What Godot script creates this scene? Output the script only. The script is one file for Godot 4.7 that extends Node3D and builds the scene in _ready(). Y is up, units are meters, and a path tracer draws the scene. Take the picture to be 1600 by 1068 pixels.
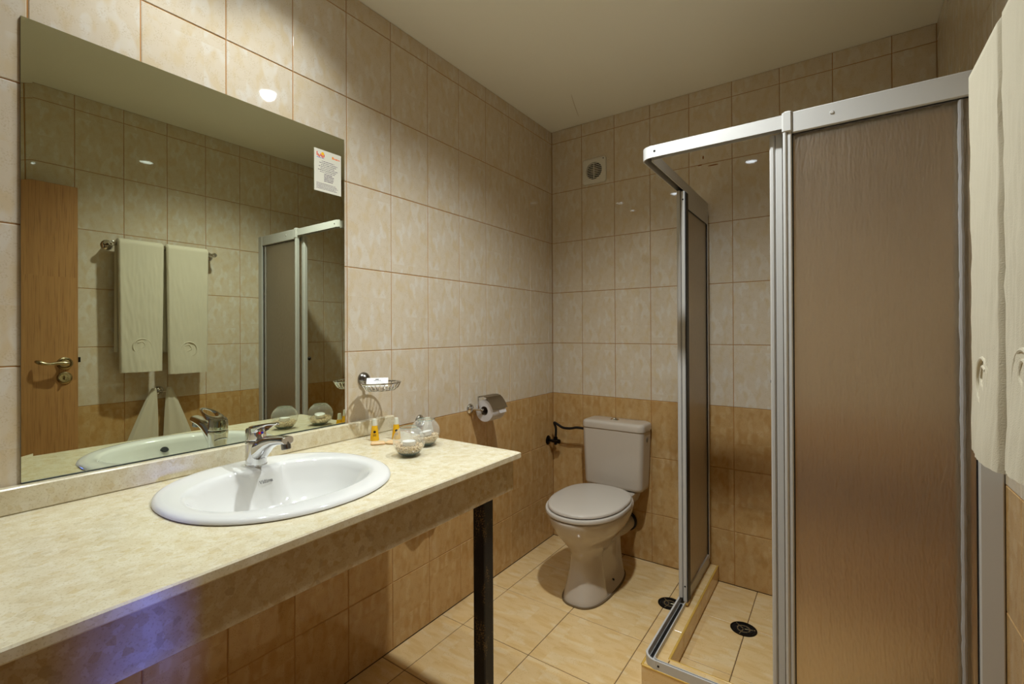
extends Node3D
# A small tiled hotel bathroom: vanity with mirror on the left wall, toilet and shower against the back wall.
# Left wall is the plane x = 0, back wall z = 0, right wall x = 1.735, floor y = 0, ceiling y = 2.43; the camera looks from z = 2.48.

const W := 1.735
const H := 2.43
const D := 3.5
const TOP := 0.853          # vanity top
var rng := RandomNumberGenerator.new()
var M := {}

func _ready():
	rng.seed = 20240611
	camera_and_light()
	materials()
	room()
	entrance_door()
	vanity()
	mirror()
	wash_basin()
	faucet()
	counter_things()
	wall_fittings()
	toilet()
	water_valve()
	shower()
	fan_and_drains()
	towels()

# ---------------------------------------------------------------- camera, light, exposure
func camera_and_light():
	var cam := Camera3D.new()
	cam.name = "camera"
	add_child(cam)
	var f := 734.07
	cam.position = Vector3(1.4157, 1.22434, 2.48082)
	cam.basis = Basis(Vector3.UP, 0.6162) * Basis(Vector3.RIGHT, 0.0032) * Basis(Vector3.BACK, -0.0047)
	cam.near = 0.02
	cam.far = 40.0
	cam.projection = Camera3D.PROJECTION_FRUSTUM
	cam.size = 1068.0 / f * cam.near
	cam.frustum_offset = Vector2((800.0 - 791.6) / f, -(534.0 - 516.09) / f) * cam.near
	cam.current = true

	var env := Environment.new()
	env.background_mode = Environment.BG_COLOR
	env.background_color = Color(0.55, 0.68, 1.0)
	env.background_energy_multiplier = 0.6
	env.tonemap_mode = Environment.TONE_MAPPER_LINEAR
	env.tonemap_exposure = 1.4
	env.sdfgi_enabled = true
	env.ssao_enabled = true
	env.ssil_enabled = true
	var we := WorldEnvironment.new()
	we.name = "world_environment"
	we.environment = env
	add_child(we)

	# recessed halogen downlights: position, strength, tint
	downlight(Vector3(0.91, H, 1.25), 2.75, 70.0, "recessed halogen downlight in the middle of the ceiling, reflected in the back wall tiles")
	downlight(Vector3(0.25, H, 1.73), 0.58, 58.0, "recessed halogen downlight above the mirror, nearer the toilet of the two by the left wall")
	downlight(Vector3(0.25, H, 2.06), 0.58, 58.0, "recessed halogen downlight above the mirror, nearer the camera of the two by the left wall")
	# daylight that comes in low from the next room through the doorway
	var d := SpotLight3D.new()
	d.name = "daylight"
	d.light_color = Color(0.25, 0.40, 1.0)
	d.light_energy = 22.0
	d.spot_angle = 5.6
	d.spot_angle_attenuation = 0.9
	d.spot_range = 12.0
	d.spot_attenuation = 2.0
	d.light_size = 0.08
	d.shadow_enabled = true
	add_child(d)
	d.look_at_from_position(Vector3(3.85, 0.82, 3.489), Vector3(0.585, 0.62, 2.19), Vector3.UP)

func downlight(p: Vector3, energy: float, spread: float, label: String):
	var t := thing("ceiling_downlight", label, "downlight", p, 0.0, "recessed ceiling downlights")
	part("trim_ring", lathe([[0.037, -0.001], [0.039, -0.005], [0.047, -0.006], [0.051, -0.003], [0.051, 0.0], [0.037, 0.0]], 32, true), mat("downlight_trim", Color(0.8, 0.8, 0.8), 0.2, 1.0), t)
	var e := StandardMaterial3D.new()
	e.resource_name = "lamp_glass"
	e.albedo_color = Color(0.9, 0.9, 0.85)
	e.emission_enabled = true
	e.emission = Color(0.92, 0.97, 1.0)
	e.emission_energy_multiplier = 12.0
	part("bulb_face", lathe([[0.0, -0.0035], [0.033, -0.0035], [0.036, -0.001], [0.0, -0.001]], 28), e, t)
	var l := SpotLight3D.new()
	l.name = "halogen_light"
	l.light_color = Color(0.94, 0.975, 1.0)
	l.light_energy = energy
	l.spot_angle = spread
	l.spot_angle_attenuation = 1.0
	l.spot_range = 9.0
	l.spot_attenuation = 2.0
	l.light_size = 0.034
	l.shadow_enabled = true
	l.position = Vector3(0, -0.008, 0)
	l.rotation.x = -PI / 2
	t.add_child(l, true)

# ---------------------------------------------------------------- naming helpers
func thing(called: String, label: String, category: String, at := Vector3.ZERO, turn := 0.0, group := "") -> Node3D:
	var o := Node3D.new()
	o.name = numbered(called)
	add_child(o)
	o.position = at
	o.rotation.y = turn
	tag(o, label, category, group)
	return o

func numbered(called: String) -> String:
	if not has_node(NodePath(called)):
		return called
	var k := 1
	while has_node(NodePath("%s_%03d" % [called, k])):
		k += 1
	return "%s_%03d" % [called, k]

func tag(o: Node, label: String, category: String, group := ""):
	o.set_meta("label", label)
	o.set_meta("category", category)
	if group:
		o.set_meta("group", group)

func part(called: String, shape, m: Material, parent: Node = self, at := Vector3.ZERO) -> MeshInstance3D:
	var o := MeshInstance3D.new()
	var n := called
	if parent == self:
		n = numbered(called)
	else:
		var k := 1
		while parent.has_node(NodePath(n)):
			n = "%s_%03d" % [called, k]
			k += 1
	o.name = n
	o.mesh = shape if shape is Mesh else make(shape)
	o.material_override = m
	o.position = at
	parent.add_child(o)
	return o

func structure(called: String, shape, m: Material, at := Vector3.ZERO) -> MeshInstance3D:
	var o := part(called, shape, m, self, at)
	o.set_meta("kind", "structure")
	return o

# ---------------------------------------------------------------- shape helpers: triangle soups, corners counter-clockwise seen from outside
func make(soup: PackedVector3Array, crease := 42.0) -> ArrayMesh:
	var n := soup.size() / 3
	var fn := PackedVector3Array()
	fn.resize(n)
	var at := {}
	var limit := cos(deg_to_rad(crease))
	for i in n:
		var a := soup[i * 3]
		var c := (soup[i * 3 + 1] - a).cross(soup[i * 3 + 2] - a)
		fn[i] = c
		for k in 3:
			var key := Vector3i((soup[i * 3 + k] * 200000.0).round())
			if at.has(key):
				at[key].append(i)
			else:
				at[key] = [i]
	var vs := PackedVector3Array()
	var ns := PackedVector3Array()
	for i in n:
		if fn[i].length_squared() < 1e-22:
			continue
		var u := fn[i].normalized()
		for k in [0, 2, 1]:
			var v := soup[i * 3 + k]
			var s := Vector3.ZERO
			for j in at[Vector3i((v * 200000.0).round())]:
				var w: Vector3 = fn[j]
				if w.normalized().dot(u) > limit:
					s += w
			vs.append(v)
			ns.append(s.normalized() if s.length_squared() > 1e-24 else u)
	var arr := []
	arr.resize(Mesh.ARRAY_MAX)
	arr[Mesh.ARRAY_VERTEX] = vs
	arr[Mesh.ARRAY_NORMAL] = ns
	var m := ArrayMesh.new()
	m.add_surface_from_arrays(Mesh.PRIMITIVE_TRIANGLES, arr)
	return m

func oriented(s: PackedVector3Array) -> PackedVector3Array:
	var vol := 0.0
	var o := s[0] if s.size() else Vector3.ZERO
	for i in range(0, s.size(), 3):
		vol += (s[i] - o).dot((s[i + 1] - o).cross(s[i + 2] - o))
	if vol < 0.0:
		for i in range(0, s.size(), 3):
			var t := s[i + 1]
			s[i + 1] = s[i + 2]
			s[i + 2] = t
	return s

# rings of equally many points; caps are fans about the ring's middle
func loft(rings: Array, caps := true, loop := false, open_ring := false) -> PackedVector3Array:
	var s := PackedVector3Array()
	var nr := rings.size()
	for i in (nr if loop else nr - 1):
		var a: PackedVector3Array = rings[i]
		var b: PackedVector3Array = rings[(i + 1) % nr]
		var n := a.size()
		for j in (n - 1 if open_ring else n):
			var k := (j + 1) % n
			s.append_array([a[j], a[k], b[k], a[j], b[k], b[j]])
	if caps and not loop:
		for e in 2:
			var r: PackedVector3Array = rings[0 if e == 0 else nr - 1]
			var c := Vector3.ZERO
			for p in r:
				c += p
			c /= r.size()
			for j in r.size():
				var k := (j + 1) % r.size()
				if e == 0:
					s.append_array([c, r[k], r[j]])
				else:
					s.append_array([c, r[j], r[k]])
	return oriented(s)

func lathe(profile: Array, n := 24, loop := false) -> PackedVector3Array:
	var rings := []
	for p in profile:
		var r := PackedVector3Array()
		for j in n:
			var a := TAU * j / n
			r.append(Vector3(cos(a) * p[0], p[1], sin(a) * p[0]))
		rings.append(r)
	return loft(rings, not loop, loop)

func moved(s: PackedVector3Array, t: Transform3D) -> PackedVector3Array:
	return oriented(t * s)

func shift(s: PackedVector3Array, v: Vector3) -> PackedVector3Array:
	return Transform3D(Basis(), v) * s

func tube(path: Array, radius, n := 10, closed := false) -> PackedVector3Array:
	var rings := []
	var up := Vector3.UP
	var cnt := path.size()
	for i in cnt:
		var p: Vector3 = path[i]
		var q: Vector3 = path[(i + 1) % cnt] if closed or i < cnt - 1 else p
		var o: Vector3 = path[(i - 1 + cnt) % cnt] if closed or i > 0 else p
		var t := (q - o).normalized()
		if i == 0 and absf(t.dot(up)) > 0.95:
			up = Vector3.RIGHT
		var side := t.cross(up).normalized()
		up = side.cross(t).normalized()
		var rr: float = radius[i] if radius is Array else radius
		var r := PackedVector3Array()
		for j in n:
			var a := TAU * j / n
			r.append(p + (side * cos(a) + up * sin(a)) * rr)
		rings.append(r)
	return loft(rings, not closed, closed)

func curve(points: Array, steps := 6) -> Array:      # smooth path through points
	var out := []
	for i in points.size() - 1:
		var p0: Vector3 = points[maxi(i - 1, 0)]
		var p1: Vector3 = points[i]
		var p2: Vector3 = points[i + 1]
		var p3: Vector3 = points[mini(i + 2, points.size() - 1)]
		for k in steps:
			out.append(p1.cubic_interpolate(p2, p0, p3, float(k) / steps))
	out.append(points[points.size() - 1])
	return out

func box(a: Vector3, b: Vector3, bevel := 0.002) -> PackedVector3Array:      # bevelled box between two corners
	var c := minf(bevel, 0.49 * minf(b.x - a.x, minf(b.y - a.y, b.z - a.z)))
	var rings := []
	for lv in [[a.y, c], [a.y + c, 0.0], [b.y - c, 0.0], [b.y, c]]:
		var i: float = lv[1]
		var x0 := a.x + i
		var x1 := b.x - i
		var z0 := a.z + i
		var z1 := b.z - i
		var y: float = lv[0]
		rings.append(PackedVector3Array([Vector3(x0 + c, y, z0), Vector3(x1 - c, y, z0), Vector3(x1, y, z0 + c), Vector3(x1, y, z1 - c), Vector3(x1 - c, y, z1), Vector3(x0 + c, y, z1), Vector3(x0, y, z1 - c), Vector3(x0, y, z0 + c)]))
	return loft(rings)

func oval(cx: float, cz: float, rx: float, rz: float, y: float, n := 40, e := 2.0) -> PackedVector3Array:
	var r := PackedVector3Array()
	for j in n:
		var a := TAU * j / n
		var c := cos(a)
		var s := sin(a)
		r.append(Vector3(cx + rx * signf(c) * pow(absf(c), 2.0 / e), y, cz + rz * signf(s) * pow(absf(s), 2.0 / e)))
	return r

func rounded(x0: float, x1: float, z0: float, z1: float, y: float, r: float, n := 6) -> PackedVector3Array:
	var o := PackedVector3Array()
	var cs := [Vector2(x1 - r, z1 - r), Vector2(x0 + r, z1 - r), Vector2(x0 + r, z0 + r), Vector2(x1 - r, z0 + r)]
	for q in 4:
		for k in n + 1:
			var a := PI / 2 * (q + float(k) / n)
			o.append(Vector3(cs[q].x + r * cos(a), y, cs[q].y + r * sin(a)))
	return o

func turned(axis: Vector3, angle: float, at := Vector3.ZERO) -> Transform3D:
	return Transform3D(Basis(axis, angle), at)

# ---------------------------------------------------------------- materials
func mat(called: String, c: Color, rough: float, metal := 0.0, spec := 0.5) -> StandardMaterial3D:
	if M.has(called):
		return M[called]
	var m := StandardMaterial3D.new()
	m.resource_name = called
	m.albedo_color = c
	m.roughness = rough
	m.metallic = metal
	m.metallic_specular = spec
	M[called] = m
	return m

func noise(sd: int, freq: float, octaves := 4, kind := FastNoiseLite.TYPE_SIMPLEX_SMOOTH) -> FastNoiseLite:
	var n := FastNoiseLite.new()
	n.seed = sd
	n.frequency = freq
	n.noise_type = kind
	n.fractal_type = FastNoiseLite.FRACTAL_FBM if octaves > 1 else FastNoiseLite.FRACTAL_NONE
	n.fractal_octaves = octaves
	return n

func texture(im: Image) -> ImageTexture:
	return ImageTexture.create_from_image(im)

# glazed tile print: cloudy pale patches on a warm ground with fine stippling
func tile_image(sd: int, ground: Color, warm: Color, pale: Color, fleck: Color, stretch: Vector2) -> Image:
	var w := 256
	var h := 384
	var im := Image.create(w, h, false, Image.FORMAT_RGB8)
	var a := noise(sd, 0.009, 2)
	var b := noise(sd + 1, 0.012, 3)
	var c := noise(sd + 2, 0.16, 3)
	var d := noise(sd + 3, 0.022, 2)
	for y in h:
		for x in w:
			var u := x * stretch.x
			var v := y * stretch.y
			var p := smoothstep(0.12, 0.42, a.get_noise_2d(u, v))
			var q := smoothstep(-0.1, 0.5, b.get_noise_2d(u, v))
			var f := smoothstep(0.05, 0.45, c.get_noise_2d(x, y)) * smoothstep(-0.25, 0.35, d.get_noise_2d(x, y))
			im.set_pixel(x, y, ground.lerp(warm, q * 0.8).lerp(pale, p * 0.55).lerp(fleck, f * 0.5))
	return im

func marble_image(sd: int, bold := 1.0) -> Image:
	var w := 1024
	var im := Image.create(w, w, false, Image.FORMAT_RGB8)
	var cell := noise(sd, 0.024, 1, FastNoiseLite.TYPE_CELLULAR)
	cell.cellular_return_type = FastNoiseLite.RETURN_CELL_VALUE
	cell.domain_warp_enabled = true
	cell.domain_warp_amplitude = 26.0
	cell.domain_warp_frequency = 0.012
	var small := noise(sd + 1, 0.05, 1, FastNoiseLite.TYPE_CELLULAR)
	small.cellular_return_type = FastNoiseLite.RETURN_CELL_VALUE
	small.domain_warp_enabled = true
	small.domain_warp_amplitude = 12.0
	small.domain_warp_frequency = 0.03
	var cloud := noise(sd + 2, 0.012, 5)
	var fine := noise(sd + 3, 0.09, 4)
	var big := cell.get_image(w, w, false, false, false)
	var sm := small.get_image(w, w, false, false, false)
	var cl := cloud.get_image(w, w, false, false, false)
	var fi := fine.get_image(w, w, false, false, false)
	for y in w:
		for x in w:
			var v := big.get_pixel(x, y).r
			var s := sm.get_pixel(x, y).r
			var k := cl.get_pixel(x, y).r
			var f := fi.get_pixel(x, y).r
			var c := Color(0.86, 0.82, 0.71).lerp(Color(0.815, 0.755, 0.62), clampf(k * 1.6 - 0.4, 0, 1))
			if v > 0.70:
				c = c.lerp(Color(0.885, 0.855, 0.77), minf(0.40 * bold, 1.0))
			elif v < 0.18:
				c = c.lerp(Color(0.79, 0.715, 0.565), 0.26 * bold)
			if s > 0.93:
				c = c.lerp(Color(0.76, 0.66, 0.45), 0.34 * bold)
			elif s < 0.10:
				c = c.lerp(Color(0.90, 0.88, 0.82), 0.35 * bold)
			elif s > 0.49 and s < 0.51:
				c = c.lerp(Color(0.52, 0.44, 0.32), 0.16 * bold)
			c = c.lerp(Color(0.66, 0.58, 0.44), clampf(f * 2.6 - 1.6, 0, 0.35))
			im.set_pixel(x, y, c)
	return im

func wood_image() -> Image:
	var w := 512
	var im := Image.create(w, w, false, Image.FORMAT_RGB8)
	var a := noise(71, 0.02, 4)
	var b := noise(72, 0.11, 3)
	for y in w:
		for x in w:
			var g := a.get_noise_2d(x, y * 0.05) * 0.5 + 0.5
			var f := b.get_noise_2d(x * 1.6, y * 0.035) * 0.5 + 0.5
			var c := Color(0.74, 0.55, 0.34).lerp(Color(0.63, 0.45, 0.26), g * 0.7)
			c = c.lerp(Color(0.50, 0.34, 0.19), smoothstep(0.52, 0.85, f) * 0.6)
			im.set_pixel(x, y, c)
	return im

func triplanar(called: String, im: Image, scale: float, rough: float, world := true) -> StandardMaterial3D:
	var m := mat(called, Color.WHITE, rough)
	m.albedo_texture = texture(im)
	m.uv1_triplanar = true
	m.uv1_world_triplanar = world
	m.uv1_scale = Vector3.ONE * scale
	return m

func noise_texture(sd: int, freq: float, octaves := 4, size := 256) -> NoiseTexture2D:
	var t := NoiseTexture2D.new()
	t.noise = noise(sd, freq, octaves)
	t.width = size
	t.height = size
	t.seamless = true
	return t

func materials():
	var tile := mat("cream_tile", Color.WHITE, 0.032)
	tile.albedo_texture = texture(tile_image(11, Color(0.83, 0.772, 0.672), Color(0.815, 0.735, 0.595), Color(0.86, 0.835, 0.79), Color(0.74, 0.66, 0.53), Vector2(1.25, 0.62)))
	var tan_tile := mat("tan_tile", Color.WHITE, 0.055)
	tan_tile.albedo_texture = texture(tile_image(31, Color(0.76, 0.615, 0.40), Color(0.72, 0.555, 0.33), Color(0.80, 0.68, 0.49), Color(0.63, 0.48, 0.28), Vector2(1.2, 0.65)))
	var floor_tile := mat("floor_tile", Color.WHITE, 0.16)
	floor_tile.albedo_texture = texture(tile_image(57, Color(0.87, 0.745, 0.53), Color(0.84, 0.695, 0.46), Color(0.89, 0.80, 0.63), Color(0.79, 0.64, 0.41), Vector2(0.7, 1.6)))
	mat("grout", Color(0.68, 0.48, 0.24), 0.9)
	mat("dark_grout", Color(0.34, 0.24, 0.13), 0.9)
	mat("ceiling_paint", Color(0.97, 0.96, 0.905), 0.75, 0.0, 0.3)
	mat("plaster", Color(0.95, 0.93, 0.88), 0.9)
	var marble := triplanar("marble", marble_image(5, 0.7), 1.9, 0.16)
	marble.metallic_specular = 0.5
	marble.albedo_color = Color(1.0, 1.0, 0.985)
	var dm := mat("shaded_marble", Color(0.83, 0.78, 0.71), 0.16)  # marble tinted darker to stand in for shade on the apron
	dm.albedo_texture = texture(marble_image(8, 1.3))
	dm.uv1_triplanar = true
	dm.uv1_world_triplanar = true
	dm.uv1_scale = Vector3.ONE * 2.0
	mat("porcelain", Color(0.86, 0.85, 0.82), 0.07)
	mat("toilet_porcelain", Color(0.75, 0.70, 0.63), 0.10)
	mat("toilet_plastic", Color(0.75, 0.71, 0.65), 0.18)
	mat("chrome", Color(0.86, 0.86, 0.86), 0.06, 1.0)
	mat("dull_chrome", Color(0.55, 0.53, 0.50), 0.22, 1.0)
	mat("dark_chrome", Color(0.16, 0.14, 0.12), 0.25, 1.0)
	mat("aged_bronze", Color(0.74, 0.68, 0.54), 0.2, 1.0)
	mat("mirror_silver", Color(0.83, 0.85, 0.76), 0.0, 1.0)
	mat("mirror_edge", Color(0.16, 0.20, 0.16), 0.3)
	mat("white_enamel", Color(0.74, 0.725, 0.695), 0.40, 0.0, 0.4)
	mat("black_rubber", Color(0.015, 0.012, 0.012), 0.5)
	mat("screw", Color(0.10, 0.09, 0.08), 0.4, 0.6)
	mat("brass_trim", Color(0.80, 0.64, 0.30), 0.25)
	var wood := triplanar("door_veneer", wood_image(), 2.0, 0.42)
	wood.metallic_specular = 0.4
	var tw := mat("terry", Color(0.80, 0.76, 0.66), 0.95, 0.0, 0.2)
	tw.rim_enabled = true
	tw.rim = 0.25
	tw.heightmap_enabled = true
	tw.heightmap_texture = noise_texture(3, 0.10, 3)
	tw.heightmap_scale = 0.05
	tw.uv1_triplanar = true
	tw.uv1_scale = Vector3.ONE * 16.0
	var paper := mat("tissue", Color(0.80, 0.77, 0.74), 0.9, 0.0, 0.2)
	paper.heightmap_enabled = true
	paper.heightmap_texture = noise_texture(9, 0.05, 3)
	paper.heightmap_scale = 0.04
	paper.uv1_triplanar = true
	paper.uv1_scale = Vector3.ONE * 14.0
	# frosted shower sheet with water marks
	var fr := mat("frosted_sheet", Color(0.95, 0.90, 0.82, 0.06), 0.28)
	fr.refraction_enabled = true
	fr.refraction_scale = 0.045
	fr.metallic_specular = 0.5
	fr.heightmap_enabled = true
	fr.heightmap_texture = texture(drip_image())
	fr.heightmap_scale = 0.30
	fr.uv1_triplanar = true
	fr.uv1_world_triplanar = true
	fr.uv1_scale = Vector3(1.8, 0.5, 1.8)
	var fs: StandardMaterial3D = fr.duplicate()
	fs.resource_name = "frosted_side_sheet"
	fs.albedo_color.a = 0.24
	M.frosted_side_sheet = fs
	var gl := mat("clear_glass", Color(0.95, 0.98, 0.97, 0.07), 0.02)
	gl.metallic_specular = 0.42
	gl.transparency = BaseMaterial3D.TRANSPARENCY_ALPHA
	var gb := mat("thick_glass", Color(0.80, 0.94, 0.95, 0.05), 0.02)
	gb.refraction_enabled = true
	gb.refraction_scale = 0.05
	mat("yellow_gel", Color(0.98, 0.82, 0.18), 0.2).backlight_enabled = true
	M.yellow_gel.backlight = Color(0.9, 0.7, 0.15)
	mat("frosted_cap", Color(0.90, 0.89, 0.82), 0.35).backlight_enabled = true
	M.frosted_cap.backlight = Color(0.6, 0.6, 0.5)
	mat("print_ink", Color(0.10, 0.06, 0.03), 0.5)
	mat("soap", Color(0.86, 0.72, 0.52), 0.45).subsurf_scatter_enabled = true
	M.soap.subsurf_scatter_strength = 0.2
	mat("wax", Color(0.90, 0.89, 0.85), 0.4)
	mat("foil", Color(0.92, 0.91, 0.89), 0.3, 0.45)
	var st := triplanar("rusty_steel", steel_image(), 3.0, 0.62)
	st.metallic = 0.25
	mat("rust_stain", Color(0.55, 0.34, 0.12), 0.6)

func drip_image() -> Image:
	var w := 512
	var im := Image.create(w, w, false, Image.FORMAT_L8)
	var a := noise(91, 0.03, 3)
	var b := noise(92, 0.14, 2)
	for y in w:
		for x in w:
			var v := 0.5 + 0.35 * a.get_noise_2d(x * 1.4, y * 0.7) + 0.3 * b.get_noise_2d(x, y * 0.8)
			im.set_pixel(x, y, Color(v, v, v))
	return im

func steel_image() -> Image:
	var w := 256
	var im := Image.create(w, w, false, Image.FORMAT_RGB8)
	var a := noise(61, 0.02, 4)
	var b := noise(62, 0.2, 3)
	for y in w:
		for x in w:
			var r := smoothstep(0.0, 0.4, a.get_noise_2d(x, y * 0.4)) * smoothstep(0.0, 0.3, b.get_noise_2d(x, y))
			im.set_pixel(x, y, Color(0.11, 0.095, 0.085).lerp(Color(0.58, 0.46, 0.27), r * 0.9))
	return im

# ---------------------------------------------------------------- room shell
# one glazed tile facing +z, its lower left corner at the origin; the print is cut from the shared texture
var tile_cache := {}
func tile_mesh(w: float, h: float, variant: int, pitch: Vector2) -> ArrayMesh:
	var key := "%d %d %d %d" % [roundi(w * 2000), roundi(h * 2000), variant, roundi(pitch.x * 1000)]
	if tile_cache.has(key):
		return tile_cache[key]
	var g := 0.0012
	var c := 0.0016
	var t := 0.0030
	var x0 := g
	var y0 := g
	var x1 := w - g
	var y1 := h - g
	var o := [Vector3(x0, y0, -t), Vector3(x1, y0, -t), Vector3(x1, y1, -t), Vector3(x0, y1, -t)]
	var m := [Vector3(x0, y0, -c), Vector3(x1, y0, -c), Vector3(x1, y1, -c), Vector3(x0, y1, -c)]
	var f := [Vector3(x0 + c, y0 + c, 0), Vector3(x1 - c, y0 + c, 0), Vector3(x1 - c, y1 - c, 0), Vector3(x0 + c, y1 - c, 0)]
	var vs := PackedVector3Array()
	var ns := PackedVector3Array()
	var uv := PackedVector2Array()
	var off := Vector2([0.0, 0.37, 0.71, 0.18][variant % 4], [0.0, 0.43, 0.12, 0.66][variant % 4])
	var faces := [[f[0], f[1], f[2], f[3]]]
	for k in 4:
		var j := (k + 1) % 4
		faces.append([m[k], m[j], f[j], f[k]])
		faces.append([o[k], o[j], m[j], m[k]])
	for q in faces:
		var nn: Vector3 = (q[1] - q[0]).cross(q[2] - q[0]).normalized()
		for k in [0, 2, 1, 0, 3, 2]:
			var v: Vector3 = q[k]
			vs.append(v)
			ns.append(nn)
			var p := Vector2(v.x / pitch.x, 1.0 - v.y / pitch.y) * 0.995
			if variant >= 4:
				p = Vector2(1.0, 1.0) - p
			uv.append(p + off)
	var arr := []
	arr.resize(Mesh.ARRAY_MAX)
	arr[Mesh.ARRAY_VERTEX] = vs
	arr[Mesh.ARRAY_NORMAL] = ns
	arr[Mesh.ARRAY_TEX_UV] = uv
	var am := ArrayMesh.new()
	am.add_surface_from_arrays(Mesh.PRIMITIVE_TRIANGLES, arr)
	tile_cache[key] = am
	return am

func lay(parent: Node3D, b: Basis, at: Vector3, w: float, h: float, m: Material, pitch: Vector2, variant := -1):
	var o := MeshInstance3D.new()
	o.mesh = tile_mesh(w, h, rng.randi_range(0, 7) if variant < 0 else variant, pitch)
	o.material_override = m
	# the tile's corner in the wall's own frame
	o.transform = parent.transform.affine_inverse() * Transform3D(b * Basis(Vector3.BACK, rng.randf_range(-0.0006, 0.0006)) * Basis(Vector3.UP, rng.randf_range(-0.0012, 0.0012)) * Basis(Vector3.RIGHT, rng.randf_range(-0.0010, 0.0010)), at)
	o.name = "tile" if not parent.has_node("tile") else "tile_%03d" % parent.get_child_count()
	parent.add_child(o)

const ROWS := [0.0, 0.257, 0.557, 0.857, 1.157, 1.457, 1.757, 2.057, 2.357, 2.43]

func tiled_wall(parent: Node3D, b: Basis, joints: Array, place: Callable):
	for r in 9:
		for j in joints.size() - 1:
			lay(parent, b, place.call(joints[j], joints[j + 1], ROWS[r]), absf(joints[j + 1] - joints[j]), ROWS[r + 1] - ROWS[r], M.tan_tile if r < 3 else M.cream_tile, Vector2(0.2, 0.3))

func joints(first: float, step: float, from: float, to: float) -> Array:
	var o := [from]
	var v := first
	while v < to - 0.004:
		if v > from + 0.004:
			o.append(v)
		v += step
	o.append(to)
	return o

func room():
	var e := 0.0018
	var grout: Material = M.grout
	var wl := structure("wall_left", box(Vector3(-0.12, 0, -0.12), Vector3(-e, H, D + 0.1), 0.001), grout)
	tiled_wall(wl, Basis(Vector3.UP, PI / 2), joints(0.0525, 0.2, 0.0, 2.6525), func(a, b, y): return Vector3(0, y, b))
	var wb := structure("wall_back", box(Vector3(-e, 0, -0.12), Vector3(W + e, H, -e), 0.001), grout)
	tiled_wall(wb, Basis(), joints(0.1977, 0.2, 0.0, W), func(a, b, y): return Vector3(a, y, 0))
	var wr := structure("wall_right", box(Vector3(W + e, 0, -0.12), Vector3(W + 0.12, H, 2.62), 0.001), grout)
	tiled_wall(wr, Basis(Vector3.UP, -PI / 2), joints(0.007, 0.2, 0.0, 2.62), func(a, b, y): return Vector3(W, y, a))
	# beyond the doorway in the right wall
	structure("wall_right", box(Vector3(W + e, 2.02, 2.62), Vector3(W + 0.12, H, 3.40), 0.001), M.plaster)
	structure("wall_right", box(Vector3(W + e, 0, 3.40), Vector3(W + 0.12, H, D + 0.1), 0.001), M.plaster)
	structure("wall_front", box(Vector3(-e, 0, D), Vector3(W + e, H, D + 0.1), 0.001), M.plaster)
	var fl := structure("floor", box(Vector3(-0.12, -0.12, -0.12), Vector3(4.0, -e, 4.2), 0.001), M.dark_grout)
	var xs := joints(0.12, 0.325, 0.0, W)
	var zs := joints(0.003 + 0.325, 0.325, 0.0, 2.603)
	for i in xs.size() - 1:
		for j in zs.size() - 1:
			lay(fl, Basis(Vector3.RIGHT, -PI / 2), Vector3(xs[i], 0, zs[j + 1]), xs[i + 1] - xs[i], zs[j + 1] - zs[j], M.floor_tile, Vector2(0.325, 0.325))
	var ce := structure("ceiling", box(Vector3(-0.12, H, -0.12), Vector3(4.0, H + 0.12, 4.2), 0.001), M.ceiling_paint)
	# hairline repair on the ceiling plaster
	part("plaster_crack", tube(curve([Vector3(0.23, H, 0.10), Vector3(0.275, H, 0.24), Vector3(0.31, H, 0.34)], 4), [0.0012, 0.0016, 0.002, 0.002, 0.002, 0.002, 0.0018, 0.0015, 0.001], 6), mat("fresh_plaster", Color(0.88, 0.84, 0.76), 0.7), ce)
	# the next room, seen by nobody: it only lets the daylight in
	structure("wall_hall_far", box(Vector3(3.9, 0, 2.3), Vector3(4.0, H, 4.2), 0.001), M.plaster)
	structure("wall_hall_near", box(Vector3(W + 0.12, 0, 2.4), Vector3(3.9, H, 2.5), 0.001), M.plaster)
	structure("added_slit_screen", box(Vector3(2.28, 0, 2.5), Vector3(2.32, H, 2.838), 0.002), M.plaster)  # unseen partition halves, added to narrow the daylight to a slit
	structure("added_slit_screen", box(Vector3(2.28, 0, 2.906), Vector3(2.32, H, 4.1), 0.002), M.plaster)
	var wn := structure("window_1", box(Vector3(3.88, 0.30, 3.15), Vector3(3.90, 1.40, 3.83), 0.004), M.white_enamel)
	var gm := mat("window_daylight", Color(0.5, 0.6, 0.9), 0.2)
	gm.emission_enabled = true
	gm.emission = Color(0.45, 0.58, 1.0)
	gm.emission_energy_multiplier = 0.6
	part("pane", box(Vector3(3.874, 0.36, 3.21), Vector3(3.881, 1.34, 3.77), 0.001), gm, wn)
	structure("wall_hall_end", box(Vector3(W, 0, 4.1), Vector3(3.9, H, 4.2), 0.001), M.plaster)

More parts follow.
